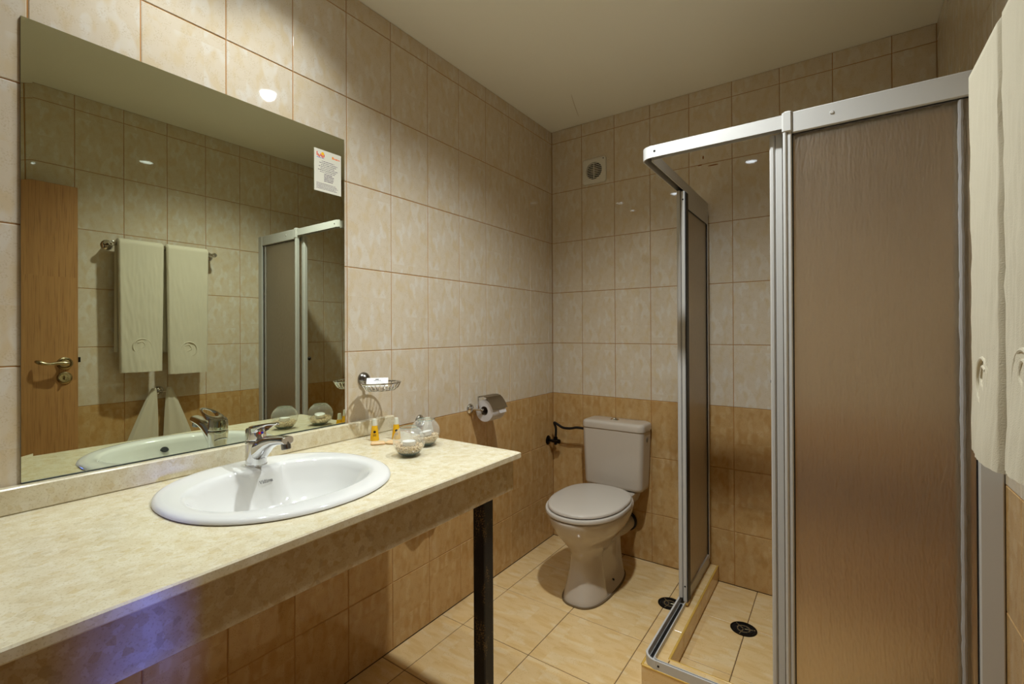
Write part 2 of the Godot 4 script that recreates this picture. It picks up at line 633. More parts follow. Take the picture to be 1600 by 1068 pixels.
# ---------------------------------------------------------------- door
func entrance_door():
	var d := structure("door_1", box(Vector3(1.655, 0.012, 1.812), Vector3(1.695, 1.945, 2.615), 0.002), M.door_veneer)
	d.set_meta("label", "open oak veneer door with bronze lever handle, seen in the mirror beside the bath towels")
	var y := 1.083
	var z := 1.862
	var br: Material = M.aged_bronze
	var ro := turned(Vector3.BACK, PI / 2, Vector3(1.655, y, z))
	part("rosette", moved(lathe([[0.0, 0.004], [0.012, 0.008], [0.020, 0.006], [0.024, 0.010], [0.029, 0.008], [0.030, 0.0], [0.0, 0.0]], 32), ro), br, d)
	var lever := part("door_handle", tube([Vector3(1.652, y, z), Vector3(1.62, y, z), Vector3(1.607, y, z + 0.004)], 0.010, 14), br, d)
	var path := curve([Vector3(1.607, y, z - 0.006), Vector3(1.604, y + 0.004, z + 0.03), Vector3(1.606, y + 0.002, z + 0.07), Vector3(1.612, y + 0.010, z + 0.095), Vector3(1.622, y + 0.016, z + 0.108)], 5)
	part("grip", tube(path, [0.010, 0.011, 0.011, 0.011, 0.010, 0.009, 0.008, 0.007, 0.0065, 0.0065, 0.007, 0.0075, 0.008, 0.009, 0.0095, 0.0095, 0.009, 0.008, 0.007, 0.006, 0.004], 14), br, lever)
	var es := part("escutcheon", moved(lathe([[0.0, 0.012], [0.006, 0.013], [0.008, 0.008], [0.018, 0.008], [0.022, 0.009], [0.028, 0.006], [0.029, 0.0], [0.0, 0.0]], 32), turned(Vector3.BACK, PI / 2, Vector3(1.655, 1.013, z))), br, d)
	part("thumb_turn", box(Vector3(1.628, 1.003, z - 0.004), Vector3(1.646, 1.023, z + 0.004), 0.002), br, es)
	part("latch_bolt", box(Vector3(1.668, 1.085, 1.800), Vector3(1.682, 1.110, 1.813), 0.001), M.screw, d)
	for hy in [0.25, 1.0, 1.75]:
		part("hinge", shift(lathe([[0.0, 0.0], [0.007, 0.001], [0.007, 0.099], [0.0, 0.1]], 12), Vector3(1.703, hy, 2.612)), br, d)

# ---------------------------------------------------------------- vanity
func vanity():
	var t := thing("vanity_counter", "long cream breccia marble vanity counter on a rusty steel leg, along the left wall", "counter")
	var z0 := 1.266
	var z1 := 2.62
	var c := Vector2(0.285, 1.853)
	var rings := []
	var n := 64
	var angles := []
	for j in n:
		angles.append(TAU * j / n)
	for q in [Vector2(0.004, z0), Vector2(0.608, z0), Vector2(0.608, z1), Vector2(0.004, z1)]:
		angles.append(fposmod((q - c).angle(), TAU))
	angles.sort()
	for lv in [["c", 0.833, 0.0], ["c", 0.853, 0.0], ["r", 0.853, 0.003], ["r", 0.850, 0.0], ["r", 0.836, 0.0], ["r", 0.833, 0.003]]:
		var r := PackedVector3Array()
		for a in angles:
			var dir := Vector2(cos(a), sin(a))
			var p := c + dir * 0.232
			if lv[0] == "r":
				var i: float = lv[2]
				var kx := ((0.608 - i) - c.x) / dir.x if dir.x > 1e-6 else ((0.004 + i) - c.x) / dir.x if dir.x < -1e-6 else 1e9
				var kz := ((z1 - i) - c.y) / dir.y if dir.y > 1e-6 else ((z0 + i) - c.y) / dir.y if dir.y < -1e-6 else 1e9
				p = c + dir * minf(kx, kz)
			r.append(Vector3(p.x, lv[1], p.y))
		rings.append(r)
	part("top_slab", make(loft(rings, false, true), 30.0), M.marble, t)
	part("apron", box(Vector3(0.572, 0.737, 1.282), Vector3(0.590, 0.8332, z1), 0.0015), M.shaded_marble, t)
	part("backsplash", box(Vector3(0.002, 0.8532, 1.262), Vector3(0.026, 0.908, z1), 0.003), M.marble, t)
	part("leg", box(Vector3(0.522, 0.0, 1.354), Vector3(0.566, 0.832, 1.398), 0.003), M.rusty_steel, t)
	part("support_rail", box(Vector3(0.01, 0.793, 1.356), Vector3(0.522, 0.832, 1.396), 0.002), M.rusty_steel, t)

func mirror():
	var t := thing("wall_mirror", "tall frameless mirror standing on the marble backsplash", "mirror", Vector3(0.0, 0.909, 1.866))
	var hz := 0.398
	var h := 0.99
	# plate in the plane x = 5 mm with a bevel 20 mm wide round it
	var b := 0.018
	var x1 := 0.0055
	var x0 := 0.0053
	var back := [Vector3(0.0006, 0, -hz), Vector3(0.0006, 0, hz), Vector3(0.0006, h, hz), Vector3(0.0006, h, -hz)]
	var edge := [Vector3(x0, 0, -hz), Vector3(x0, 0, hz), Vector3(x0, h, hz), Vector3(x0, h, -hz)]
	var face := [Vector3(x1, b, -hz + b), Vector3(x1, b, hz - b), Vector3(x1, h - b, hz - b), Vector3(x1, h - b, -hz + b)]
	var s := PackedVector3Array([face[0], face[1], face[2], face[0], face[2], face[3]])
	part("mirror_face", make(flat_out(s, Vector3.RIGHT), 1.0), M.mirror_silver, t)
	s = PackedVector3Array()
	for k in 4:
		var j := (k + 1) % 4
		s.append_array([edge[k], edge[j], face[j], edge[k], face[j], face[k]])
	part("bevel", make(flat_out(s, Vector3.RIGHT), 1.0), M.mirror_silver, t)
	part("glass_edge", make(loft([PackedVector3Array(back), PackedVector3Array(edge)], false), 1.0), M.mirror_edge, t)
	part("foot_seal_or_reflection", box(Vector3(0.0007, -0.0004, -hz), Vector3(0.0075, 0.0022, hz), 0.0003), M.mirror_edge, t)  # dark strip standing in for the gap reflected along the mirror's foot
	# printed notice taped to the mirror's upper right corner
	var nt := part("printed_notice", paper_sheet(0.102, 0.140), paper_material("notice_print", notice_image()), self)
	nt.transform = Transform3D(Basis(Vector3.UP, PI / 2), Vector3(0.0068, 1.7665, 1.533))
	tag(nt, "small white printed notice with red and yellow logos stuck on the mirror's upper corner", "notice")

func flat_out(s: PackedVector3Array, dir: Vector3) -> PackedVector3Array:
	for i in range(0, s.size(), 3):
		if (s[i + 1] - s[i]).cross(s[i + 2] - s[i]).dot(dir) < 0:
			var t := s[i + 1]
			s[i + 1] = s[i + 2]
			s[i + 2] = t
	return s

func paper_sheet(w: float, h: float) -> BoxMesh:
	var b := BoxMesh.new()
	b.size = Vector3(w, h, 0.0006)
	return b

func paper_material(called: String, im: Image) -> StandardMaterial3D:
	var m := mat(called, Color.WHITE, 0.55, 0.0, 0.3)
	m.albedo_texture = texture(im)
	m.uv1_scale = Vector3(3, 2, 1)      # BoxMesh lays its faces out 3 by 2
	return m

func scribble(im: Image, x0: int, x1: int, y: int, h: int, c: Color):
	var x := x0
	while x < x1:
		var w := rng.randi_range(3, 12)
		im.fill_rect(Rect2i(x, y, mini(w, x1 - x), h), c)
		x += w + rng.randi_range(2, 4)

func notice_image() -> Image:
	var im := Image.create(256, 352, false, Image.FORMAT_RGB8)
	im.fill(Color(0.86, 0.84, 0.76))
	var red := Color(0.86, 0.25, 0.13)
	# logo on the left: sun over a red script, blue line under it
	for y in 40:
		for x in 40:
			if Vector2(x - 20, y - 20).length() < 14:
				im.set_pixel(58 + x, 12 + y, Color(0.95, 0.72, 0.10))
	for k in 7:
		im.fill_rect(Rect2i(22 + k * 11, 36 + (k % 3) * 6 - (12 if k == 0 else 0), 8, 22 + (12 if k == 0 else 0)), red)
	scribble(im, 22, 96, 68, 5, Color(0.25, 0.45, 0.75))
	# logo on the right
	im.fill_rect(Rect2i(168, 32, 14, 20), Color(0.95, 0.55, 0.10))
	scribble(im, 184, 244, 40, 12, Color(0.92, 0.40, 0.12))
	var ink := Color(0.42, 0.36, 0.40)
	var y := 92
	for k in 7:
		scribble(im, 70 - (k * 23) % 40, 190 + (k * 31) % 46, y, 6, ink.darkened(0.25 if k % 3 == 2 else 0.0))
		y += 15
	for k in 5:
		scribble(im, 92, 168 + (k * 17) % 20, y, 8, ink)
		y += 14
	y += 14
	for k in 5:
		scribble(im, 20, 200 + (k * 13) % 36, y, 5, ink)
		y += 11
	return im

func wash_basin():
	var t := thing("wash_basin", "white oval drop-in wash basin set in the marble counter", "basin")
	var cx := 0.287
	var cz := 1.853
	var bx := 0.306
	var n := 72
	var spec := [     # cx, rx, rz, y, how far the tap ledge bulges into the bowl
		[cx, 0.226, 0.228, 0.836, 0.0], [cx, 0.250, 0.253, 0.8532, 0.0], [cx, 0.2535, 0.2565, 0.8560, 0.0], [cx, 0.252, 0.255, 0.8615, 0.0], [cx, 0.244, 0.248, 0.8655, 0.0], [cx, 0.225, 0.236, 0.8670, 0.0],
		[bx, 0.180, 0.219, 0.8662, 0.012], [bx, 0.172, 0.212, 0.8640, 0.018], [bx, 0.166, 0.205, 0.8590, 0.020], [bx, 0.160, 0.196, 0.845, 0.018], [bx, 0.150, 0.180, 0.815, 0.012], [bx, 0.135, 0.158, 0.785, 0.006], [bx, 0.105, 0.122, 0.757, 0.0], [bx, 0.062, 0.070, 0.744, 0.0], [bx, 0.020, 0.022, 0.741, 0.0],
		[bx, 0.020, 0.022, 0.733, 0.0], [bx, 0.062, 0.070, 0.735, 0.0], [bx, 0.112, 0.130, 0.748, 0.0], [bx, 0.144, 0.168, 0.780, 0.0], [bx, 0.164, 0.196, 0.815, 0.0]]
	var rings := []
	for p in spec:
		var r := oval(p[0], cz, p[1], p[2], p[3], n, 2.15)
		for i in n:
			var v := r[i]
			if v.x < p[0]:
				v.x += p[4] * 1.5 * smoothstep(0.062, 0.034, absf(v.z - 1.838))
			r[i] = v
		rings.append(r)
	part("bowl", make(loft(rings, false, true), 50.0), M.porcelain, t)
	part("overflow_hole", moved(lathe([[0.0, 0.0016], [0.0118, 0.0014], [0.0130, -0.003], [0.0, -0.003]], 20), Transform3D(Basis(Vector3.BACK, 0.98), Vector3(0.4575, 0.831, 1.853))), mat("dark_hole", Color(0.05, 0.045, 0.04), 0.5), t)
	part("drain_waste", shift(lathe([[0.0, 0.0045], [0.012, 0.005], [0.020, 0.004], [0.023, 0.001], [0.0, 0.0]], 24), Vector3(bx, 0.741, cz)), M.chrome, t)
	# the maker's name printed in script on the wall of the bowl under the tap
	var tm := TextMesh.new()
	var f := SystemFont.new()
	f.font_names = PackedStringArray(["Droid Serif"])
	f.font_italic = true
	tm.font = f
	tm.text = "Vidima"
	tm.font_size = 12
	tm.pixel_size = 0.00088
	tm.depth = 0.0006
	var o := part("maker_mark", tm, mat("grey_print", Color(0.34, 0.32, 0.31), 0.5), t)
	o.transform = Transform3D(Basis(Vector3.UP, PI / 2) * Basis(Vector3.RIGHT, -0.42), Vector3(0.1770, 0.8335, 1.834))

func faucet():
	var t := thing("mixer_tap", "chrome single lever mixer tap on the basin ledge", "tap", Vector3(0.118, 0.866, 1.831))
	var ch: Material = M.chrome
	part("base_ring", lathe([[0.0, 0.0], [0.027, 0.0], [0.0275, 0.002], [0.027, 0.004], [0.0, 0.004]], 36), ch, t)
	# body that leans over into the spout: sections from the foot to the nozzle
	var rings := []
	for q in [[0.0, 0.004, 0.026, 0.026], [0.0, 0.02, 0.0258, 0.026], [0.0, 0.045, 0.0255, 0.0262], [-0.0005, 0.058, 0.0265, 0.0265], [-0.001, 0.066, 0.0265, 0.0265], [-0.001, 0.0685, 0.0258, 0.0258]]:
		rings.append(oval(q[0], 0, q[2], q[3], q[1], 36))
	part("body", make(loft(rings)), ch, t)
	# spout
	rings = []
	for q in [[-0.006, 0.032, 0.028, 0.021, 1.0], [0.014, 0.041, 0.028, 0.0215, 0.75], [0.036, 0.054, 0.024, 0.0205, 0.55], [0.066, 0.070, 0.0178, 0.0185, 0.32], [0.100, 0.0795, 0.0125, 0.0172, 0.2], [0.136, 0.0850, 0.0110, 0.0168, 0.14], [0.156, 0.0870, 0.0105, 0.0164, 0.12], [0.158, 0.0870, 0.009, 0.0145, 0.12]]:
		var r := PackedVector3Array()
		var tn := Vector3(cos(q[4]), sin(q[4]), 0)
		var up := Vector3(-sin(q[4]), cos(q[4]), 0)
		for j in 28:
			var a := TAU * j / 28
			var ca := cos(a)
			var sa := sin(a)
			r.append(Vector3(q[0], q[1], 0) + up * q[2] * signf(ca) * pow(absf(ca), 0.8) + Vector3(0, 0, 1) * q[3] * signf(sa) * pow(absf(sa), 0.8))
		rings.append(r)
	var sp := part("spout", make(loft(rings)), ch, t)
	part("aerator", moved(lathe([[0.0, -0.020], [0.0105, -0.020], [0.0115, -0.018], [0.0115, 0.0], [0.0, 0.0]], 24), Transform3D(Basis(Vector3.BACK, 0.2), Vector3(0.147, 0.083, 0))), mat("aerator_chrome", Color(0.5, 0.5, 0.5), 0.2, 1.0), sp)
	# lever: a cap with a sloping top that runs out into a loop
	var lv := part("lever", make(loft([oval(-0.001, 0, 0.0258, 0.0258, 0.0705, 36), oval(-0.001, 0, 0.0265, 0.0262, 0.0730, 36), tilt(oval(-0.001, 0, 0.0262, 0.0255, 0.0, 36), 0.18, 0.098), tilt(oval(-0.0005, 0, 0.0245, 0.0238, 0.0, 36), 0.18, 0.103), tilt(oval(-0.0005, 0, 0.018, 0.0175, 0.0, 36), 0.18, 0.1045)])), ch, t)
	# the lever runs out into an open loop: a flat ring, deep at the body and thin at its tip
	var ring := []
	for j in 56:
		var a := TAU * j / 56
		var c := cos(a)
		var sn := sin(a)
		var u := (c + 1.0) / 2.0
		var ox := 0.043 + 0.069 * c
		var oz := sn * lerpf(0.0262, 0.0185, u) * (1.0 if c > -0.2 else 1.0)
		var ix := 0.052 + 0.044 * c
		var iz := sn * lerpf(0.0155, 0.0115, u)
		var yt := 0.1030 + 0.185 * (ox + 0.026) - 0.10 * maxf(0.0, ox - 0.09)
		var yi := 0.1030 + 0.185 * (ix + 0.026)
		var deep := lerpf(0.020, 0.0045, smoothstep(0.15, 0.85, u))
		ring.append(PackedVector3Array([Vector3(ox, yt - deep * 0.5, oz), Vector3(ox - 0.0012 * c, yt - 0.001, oz - 0.0012 * sn), Vector3((ox + ix) / 2, (yt + yi) / 2 + 0.0008, (oz + iz) / 2), Vector3(ix + 0.001 * c, yi - 0.001, iz + 0.001 * sn), Vector3(ix, yi - deep * 0.5, iz), Vector3(ix + 0.001 * c, yi - deep, iz + 0.001 * sn), Vector3(ox - 0.0012 * c, yt - deep, oz - 0.0012 * sn)]))
	part("lever_loop", make(loft(ring, false, true), 50.0), ch, lv)
	part("hot_mark", moved(lathe([[0.0, 0.0015], [0.003, 0.001], [0.0032, 0.0], [0.0, 0.0]], 14), Transform3D(Basis(Vector3.BACK, -PI / 2) , Vector3(0.0255, 0.090, 0.0035))), mat("red_enamel", Color(0.8, 0.04, 0.03), 0.3), lv)
	part("cold_mark", moved(lathe([[0.0, 0.0015], [0.003, 0.001], [0.0032, 0.0], [0.0, 0.0]], 14), Transform3D(Basis(Vector3.BACK, -PI / 2), Vector3(0.0255, 0.090, -0.0035))), mat("blue_enamel", Color(0.04, 0.06, 0.6), 0.3), lv)

func tilt(r: PackedVector3Array, angle: float, y: float) -> PackedVector3Array:
	var o := PackedVector3Array()
	for p in r:
		o.append(Vector3(p.x, y + p.x * tan(angle), p.z))
	return o

# ---------------------------------------------------------------- small things on the counter
func counter_things():
	var bowls := [
		[Vector3(0.352, TOP, 1.492), "round clear glass bowl in front, holding gravel and an upright white tealight", "pale gravel filling the glass bowl that stands in front", "white tealight lying level on the gravel of the glass bowl in front"],
		[Vector3(0.300, TOP, 1.372), "round clear glass bowl behind the other, nearer the counter's end, with a tilted tealight", "pale gravel filling the glass bowl that stands behind", "tilted tealight with silver rim on the gravel of the glass bowl behind"]]
	for i in 2:
		var b: Array = bowls[i]
		var g := thing("glass_bowl", b[1], "bowl", b[0], 0.0, "glass bowls with gravel")
		var prof := []
		for k in 15:      # outside, foot to lip
			var a := deg_to_rad(-68 + k * 9.0)
			prof.append([0.0485 * cos(a), 0.0445 + 0.0475 * sin(a)])
		for k in 15:
			var a := deg_to_rad(58 - k * 9.0)
			prof.append([0.0470 * cos(a), 0.0447 + 0.0460 * sin(a)])
		part("glass", make(lathe([[0.0, 0.0005]] + prof + [[0.0, 0.0035]], 48)), M.clear_glass, g)
		var rim: Array = prof[14]
		var ring := []
		for k in 40:
			ring.append(Vector3(cos(TAU * k / 40) * rim[0], rim[1], sin(TAU * k / 40) * rim[0]))
		part("rolled_rim", make(tube(ring, 0.0009, 8, true)), M.thick_glass, g)
		part("thick_base", make(lathe([[0.0, 0.0008], [0.018, 0.0010], [0.0300, 0.0080], [0.0345, 0.0128], [0.028, 0.0085], [0.0, 0.0042]], 40)), M.thick_glass, g)
		# gravel
		var peb := []
		var mi := MultiMeshInstance3D.new()
		mi.name = numbered("gravel")
		add_child(mi)
		mi.position = b[0]
		tag(mi, b[2], "gravel")
		mi.set_meta("kind", "stuff")
		var mm := MultiMesh.new()
		mm.transform_format = MultiMesh.TRANSFORM_3D
		mm.use_colors = true
		var s := SphereMesh.new()
		s.radial_segments = 7
		s.rings = 4
		s.radius = 0.5
		s.height = 1.0
		mm.mesh = s
		var spots := []
		var slope := 0.0 if i == 0 else 0.14
		while spots.size() < 3200:
			var p := Vector3(rng.randf_range(-0.046, 0.046), rng.randf_range(0.008, 0.040), rng.randf_range(-0.046, 0.046))
			var top := 0.031 + slope * (p.x - p.z) * 0.7 + rng.randf_range(-0.001, 0.001)
			var rr := (p - Vector3(0, 0.0447, 0)).length()
			if p.y > top or rr > 0.0442:
				continue
			if rr < 0.0385 and p.y < top - 0.004:
				continue
			spots.append(p)
		mm.instance_count = spots.size()
		for k in spots.size():
			var sc := rng.randf_range(0.0020, 0.0034)
			var ba := Basis.from_euler(Vector3(rng.randf() * TAU, rng.randf() * TAU, rng.randf() * TAU)).scaled(Vector3.ONE)
			mm.set_instance_transform(k, Transform3D(ba * Basis.from_scale(Vector3(sc * 1.25, sc * 0.7, sc)), spots[k]))
			var col: Color = [Color(0.86, 0.66, 0.38), Color(0.90, 0.75, 0.48), Color(0.76, 0.55, 0.28), Color(0.93, 0.83, 0.60), Color(0.42, 0.26, 0.11)][mini(rng.randi_range(0, 11) / 2, 4) if rng.randf() < 0.95 else 4]
			mm.set_instance_color(k, col)
		mi.multimesh = mm
		var pm := mat("pebble", Color.WHITE, 0.7)
		pm.vertex_color_use_as_albedo = true
		mi.material_override = pm
		# tealight
		var c := thing("tealight", b[3], "candle", b[0] + (Vector3(0.0, 0.0315, 0.0) if i == 0 else Vector3(0.004, 0.0340, 0.0)), 0.0, "tealights in the glass bowls")
		if i == 1:
			c.rotation = Vector3(0.10, 0, 0.16)
		part("cup", make(lathe([[0.0, 0.0], [0.0185, 0.0], [0.0190, 0.001], [0.0192, 0.0115], [0.0197, 0.0122], [0.0190, 0.0124], [0.0186, 0.0115], [0.0, 0.0110]], 32)), M.foil, c)
		part("wax", make(lathe([[0.0, 0.0105], [0.0184, 0.0105], [0.0184, 0.0117], [0.0150, 0.0128], [0.0, 0.0128]], 32)), M.wax, c)
	# bottles of yellow gel
	var bl := [[Vector3(0.104, TOP, 1.420), "left yellow shower gel bottle, its dark printed mark in plain view"], [Vector3(0.148, TOP, 1.362), "yellow shower gel bottle standing half behind the front glass bowl"]]
	for i in 2:
		var t := thing("gel_bottle", bl[i][1], "bottle", bl[i][0], 0.0, "yellow gel bottles")
		part("bottle_body", make(loft([oval(0, 0, 0.0140, 0.0140, 0.0, 28), oval(0, 0, 0.0152, 0.0152, 0.0012, 28), oval(0, 0, 0.0138, 0.0138, 0.018, 28), oval(0, 0, 0.0104, 0.0104, 0.043, 28), oval(0, 0, 0.0096, 0.0096, 0.050, 28), oval(0, 0, 0.0088, 0.0088, 0.0512, 28)])), M.yellow_gel, t)
		part("cap", make(lathe([[0.0, 0.0513], [0.0090, 0.0513], [0.0080, 0.063], [0.0072, 0.071], [0.0064, 0.0735], [0.0, 0.0738]], 24)), M.frosted_cap, t)
		# printed mark and two lines of print on the side that faces the room
		var face := Basis(Vector3.UP, deg_to_rad(50))
		part("printed_mark", make(moved(lathe([[0.0, 0.0006], [0.0043, 0.0006], [0.0045, 0.0], [0.0, 0.0]], 20), Transform3D(face * Basis(Vector3.RIGHT, PI / 2 - 0.13), face * Vector3(0, 0.031, 0.0121)))), M.print_ink, t)
		for k in 2:
			part("printed_line", make(moved(box(Vector3(-0.0055, -0.0007, -0.0002), Vector3(0.0055, 0.0007, 0.0004), 0.0001), Transform3D(face * Basis(Vector3.RIGHT, -0.13), face * Vector3(0, 0.022 - 0.004 * k, 0.0132 + 0.0004 * k)))), M.print_ink, t)
	# two small soaps
	var sp := [[Vector3(0.160, TOP, 1.452), 0.9, "peach soap tablet lying on the counter left of the gel bottle"], [Vector3(0.196, TOP, 1.418), 0.3, "peach soap tablet half hidden behind the front glass bowl"]]
	for i in 2:
		var o := part("soap_tablet", make(loft([rounded(-0.021, 0.021, -0.0145, 0.0145, 0.0, 0.006), rounded(-0.023, 0.023, -0.0165, 0.0165, 0.0025, 0.007), rounded(-0.023, 0.023, -0.0165, 0.0165, 0.0055, 0.007), rounded(-0.020, 0.020, -0.0135, 0.0135, 0.0085, 0.006)])), M.soap, self, sp[i][0])
		o.rotation.y = sp[i][1]
		tag(o, sp[i][2], "soap", "peach soap tablets")

# ---------------------------------------------------------------- chrome fittings on the left wall
func wall_fittings():
	var ch: Material = M.chrome
	# wire soap basket
	var z := 1.374
	var t := thing("soap_basket", "chrome wire soap basket on the left wall beside the mirror", "soap dish", Vector3(0, 1.046, z))
	part("wall_rose", moved(lathe([[0.0, 0.022], [0.010, 0.021], [0.020, 0.014], [0.0245, 0.005], [0.025, 0.0], [0.0, 0.0]], 32), turned(Vector3.BACK, -PI / 2, Vector3(0.0, 0.010, 0.012))), M.dull_chrome, t)
	part("arm", tube([Vector3(0.018, 0.004, 0.010), Vector3(0.030, 0.0, 0.006), Vector3(0.036, -0.002, 0.0)], 0.0055, 12), ch, t)
	var top := []
	var low := []
	for k in 44:
		var a := TAU * k / 44
		top.append(Vector3(0.086 + 0.052 * cos(a), 0.0, 0.076 * sin(a)))
		low.append(Vector3(0.086 + 0.036 * cos(a), -0.025, 0.056 * sin(a)))
	part("rim_wire", make(tube(top, 0.0030, 8, true)), ch, t)
	part("base_wire", make(tube(low, 0.0016, 8, true)), ch, t)
	for k in 26:
		var a := TAU * (k + 0.5) / 26
		part("side_wire", make(tube([Vector3(0.086 + 0.052 * cos(a), 0.0, 0.076 * sin(a)), Vector3(0.086 + 0.047 * cos(a), -0.010, 0.070 * sin(a)), Vector3(0.086 + 0.041 * cos(a), -0.021, 0.063 * sin(a)), Vector3(0.086 + 0.030 * cos(a), -0.0255, 0.048 * sin(a))], 0.0017, 6)), ch, t)
	for k in 7:
		var zz := -0.042 + k * 0.014
		var hx := 0.035 * sqrt(1.0 - pow(zz / 0.056, 2))
		part("floor_wire", make(tube([Vector3(0.086 - hx, -0.0255, zz), Vector3(0.086, -0.0265, zz), Vector3(0.086 + hx, -0.0255, zz)], 0.0015, 6)), ch, t)
	# card lying in it
	var card := part("soap_card", paper_sheet(0.074, 0.050), paper_material("card_print", card_image()), self)
	card.transform = Transform3D(Basis(Vector3.UP, deg_to_rad(48)) * Basis(Vector3.RIGHT, -1.02), Vector3(0.082, 1.0495, 1.390))
	tag(card, "white printed card lying in the chrome soap basket", "card")

	# hook with a hand towel, half hidden by the glass bowls
	hook(Vector3(0, 0.862, 1.108), 1.0, "chrome double hook on the left wall past the counter's end")
	hand_towel(Vector3(0.060, 0.874, 1.120), 1.0, "white hand towel hanging from the hook on the left wall behind the glass bowls", 0.34, 0.085)

	# toilet paper
	var h := thing("paper_holder", "chrome toilet paper holder with hinged flap on the left wall", "paper holder", Vector3(0, 0.866, 0.782))
	part("wall_rose", moved(lathe([[0.0, 0.016], [0.010, 0.015], [0.018, 0.010], [0.0235, 0.004], [0.024, 0.0], [0.0, 0.0]], 32), turned(Vector3.BACK, -PI / 2)), ch, h)
	part("arm", tube(curve([Vector3(0.012, 0, 0), Vector3(0.045, 0, 0.0), Vector3(0.066, 0.0, -0.004), Vector3(0.072, 0.0, -0.016), Vector3(0.072, 0, -0.125)], 5), 0.0055, 12), ch, h)
	part("flap_post", tube(curve([Vector3(0.052, 0.0, 0.0), Vector3(0.050, 0.030, 0.0), Vector3(0.046, 0.052, -0.002), Vector3(0.042, 0.057, -0.012)], 4), 0.0036, 10), ch, h)
	part("hinge_rod", tube([Vector3(0.042, 0.057, -0.006), Vector3(0.042, 0.057, -0.128)], 0.0036, 10), ch, h)
	var rings := []
	for k in 15:      # curved flap, hinged at the wall side, lying on the roll
		var u := float(k) / 14
		var p := Vector2(0.042 + 0.086 * u, 0.0575 + 0.006 * sin(u * PI) - 0.055 * u * u * u)
		var du := Vector2(0.086, 0.006 * PI * cos(u * PI) - 0.165 * u * u).normalized()
		var nn := Vector2(-du.y, du.x) * 0.0007
		p.y += 0.0010 * sin(u * 40.0)
		rings.append(PackedVector3Array([Vector3(p.x + nn.x, p.y + nn.y, -0.010), Vector3(p.x + nn.x, p.y + nn.y, -0.124), Vector3(p.x - nn.x, p.y - nn.y, -0.124), Vector3(p.x - nn.x, p.y - nn.y, -0.010)]))
	part("flap", make(loft(rings), 30.0), mat("brushed_steel", Color(0.60, 0.56, 0.50), 0.24, 1.0), h)
	var roll := thing("toilet_roll", "white toilet paper roll hanging in the chrome holder", "toilet paper", Vector3(0.072, 0.860, 0.716))
	part("paper", make(moved(lathe([[0.021, -0.050], [0.0495, -0.050], [0.0505, -0.049], [0.0505, 0.049], [0.0495, 0.050], [0.021, 0.050]], 48, true), turned(Vector3.RIGHT, PI / 2))), M.tissue, roll)
	part("core", make(moved(lathe([[0.0195, -0.050], [0.0208, -0.050], [0.0208, 0.050], [0.0195, 0.050]], 32, true), turned(Vector3.RIGHT, PI / 2))), mat("cardboard", Color(0.42, 0.34, 0.25), 0.9), roll)
	rings = []
	for k in 8:      # loose end hanging below the flap
		var u := float(k) / 7
		var p := Vector2(0.046 + 0.010 * u, 0.022 - 0.034 * u)
		rings.append(PackedVector3Array([Vector3(p.x, p.y, -0.049), Vector3(p.x, p.y, 0.005), Vector3(p.x + 0.0006, p.y + 0.0003, 0.005), Vector3(p.x + 0.0006, p.y + 0.0003, -0.049)]))
	part("loose_sheet", make(loft(rings)), M.tissue, roll)

func card_image() -> Image:
	var im := Image.create(192, 128, false, Image.FORMAT_RGB8)
	im.fill(Color(0.90, 0.89, 0.86))
	var ink := Color(0.15, 0.13, 0.13)
	im.fill_rect(Rect2i(78, 18, 30, 12), ink)
	scribble(im, 66, 130, 38, 7, ink)
	scribble(im, 90, 150, 66, 4, Color(0.4, 0.4, 0.4))
	scribble(im, 90, 160, 84, 4, Color(0.4, 0.4, 0.4))
	scribble(im, 90, 158, 96, 4, Color(0.4, 0.4, 0.4))
	return im

func hook(at: Vector3, side: float, label: String):
	var h := thing("towel_hook", label, "hook", at)
	var ch: Material = M.chrome
	part("wall_rose", moved(lathe([[0.0, 0.016], [0.010, 0.015], [0.018, 0.010], [0.0235, 0.004], [0.024, 0.0], [0.0, 0.0]], 32), turned(Vector3.BACK, -PI / 2 * side)), ch, h)
	for s in [-1.0, 1.0]:
		part("prong", tube(curve([Vector3(0.012 * side, -0.002, 0), Vector3(0.030 * side, -0.006, 0.010 * s), Vector3(0.044 * side, -0.004, 0.026 * s), Vector3(0.052 * side, 0.010, 0.036 * s)], 5), 0.0045, 10), ch, h)

# a small towel gathered at the top, falling in folds
func hand_towel(at: Vector3, side: float, label: String, length: float, half: float, lean := 0.0, group := "") -> MeshInstance3D:
	var rings := []
	var n := 48
	var ph := rng.randf() * TAU
	for k in 22:
		var u := float(k) / 21
		var w := 0.010 + half * pow(u, 0.85)
		var th := 0.009 + 0.016 * pow(u, 0.6)
		var r := PackedVector3Array()
		for j in n:
			var a := TAU * j / n
			var fold := 1.0 + 0.22 * smoothstep(0.02, 0.4, u) * sin(a * 5.0 + ph + u * 1.5)
			r.append(Vector3(at.x + cos(a) * th * fold, at.y + 0.008 - length * u + 0.004 * sin(a * 2.0 + ph) * u, at.z + lean * u + sin(a) * w * (1.0 + 0.05 * sin(a * 7.0 + ph))))
		rings.append(r)
	var o := part("hand_towel", make(loft(rings)), M.terry, self)
	tag(o, label, "towel", group)
	return o

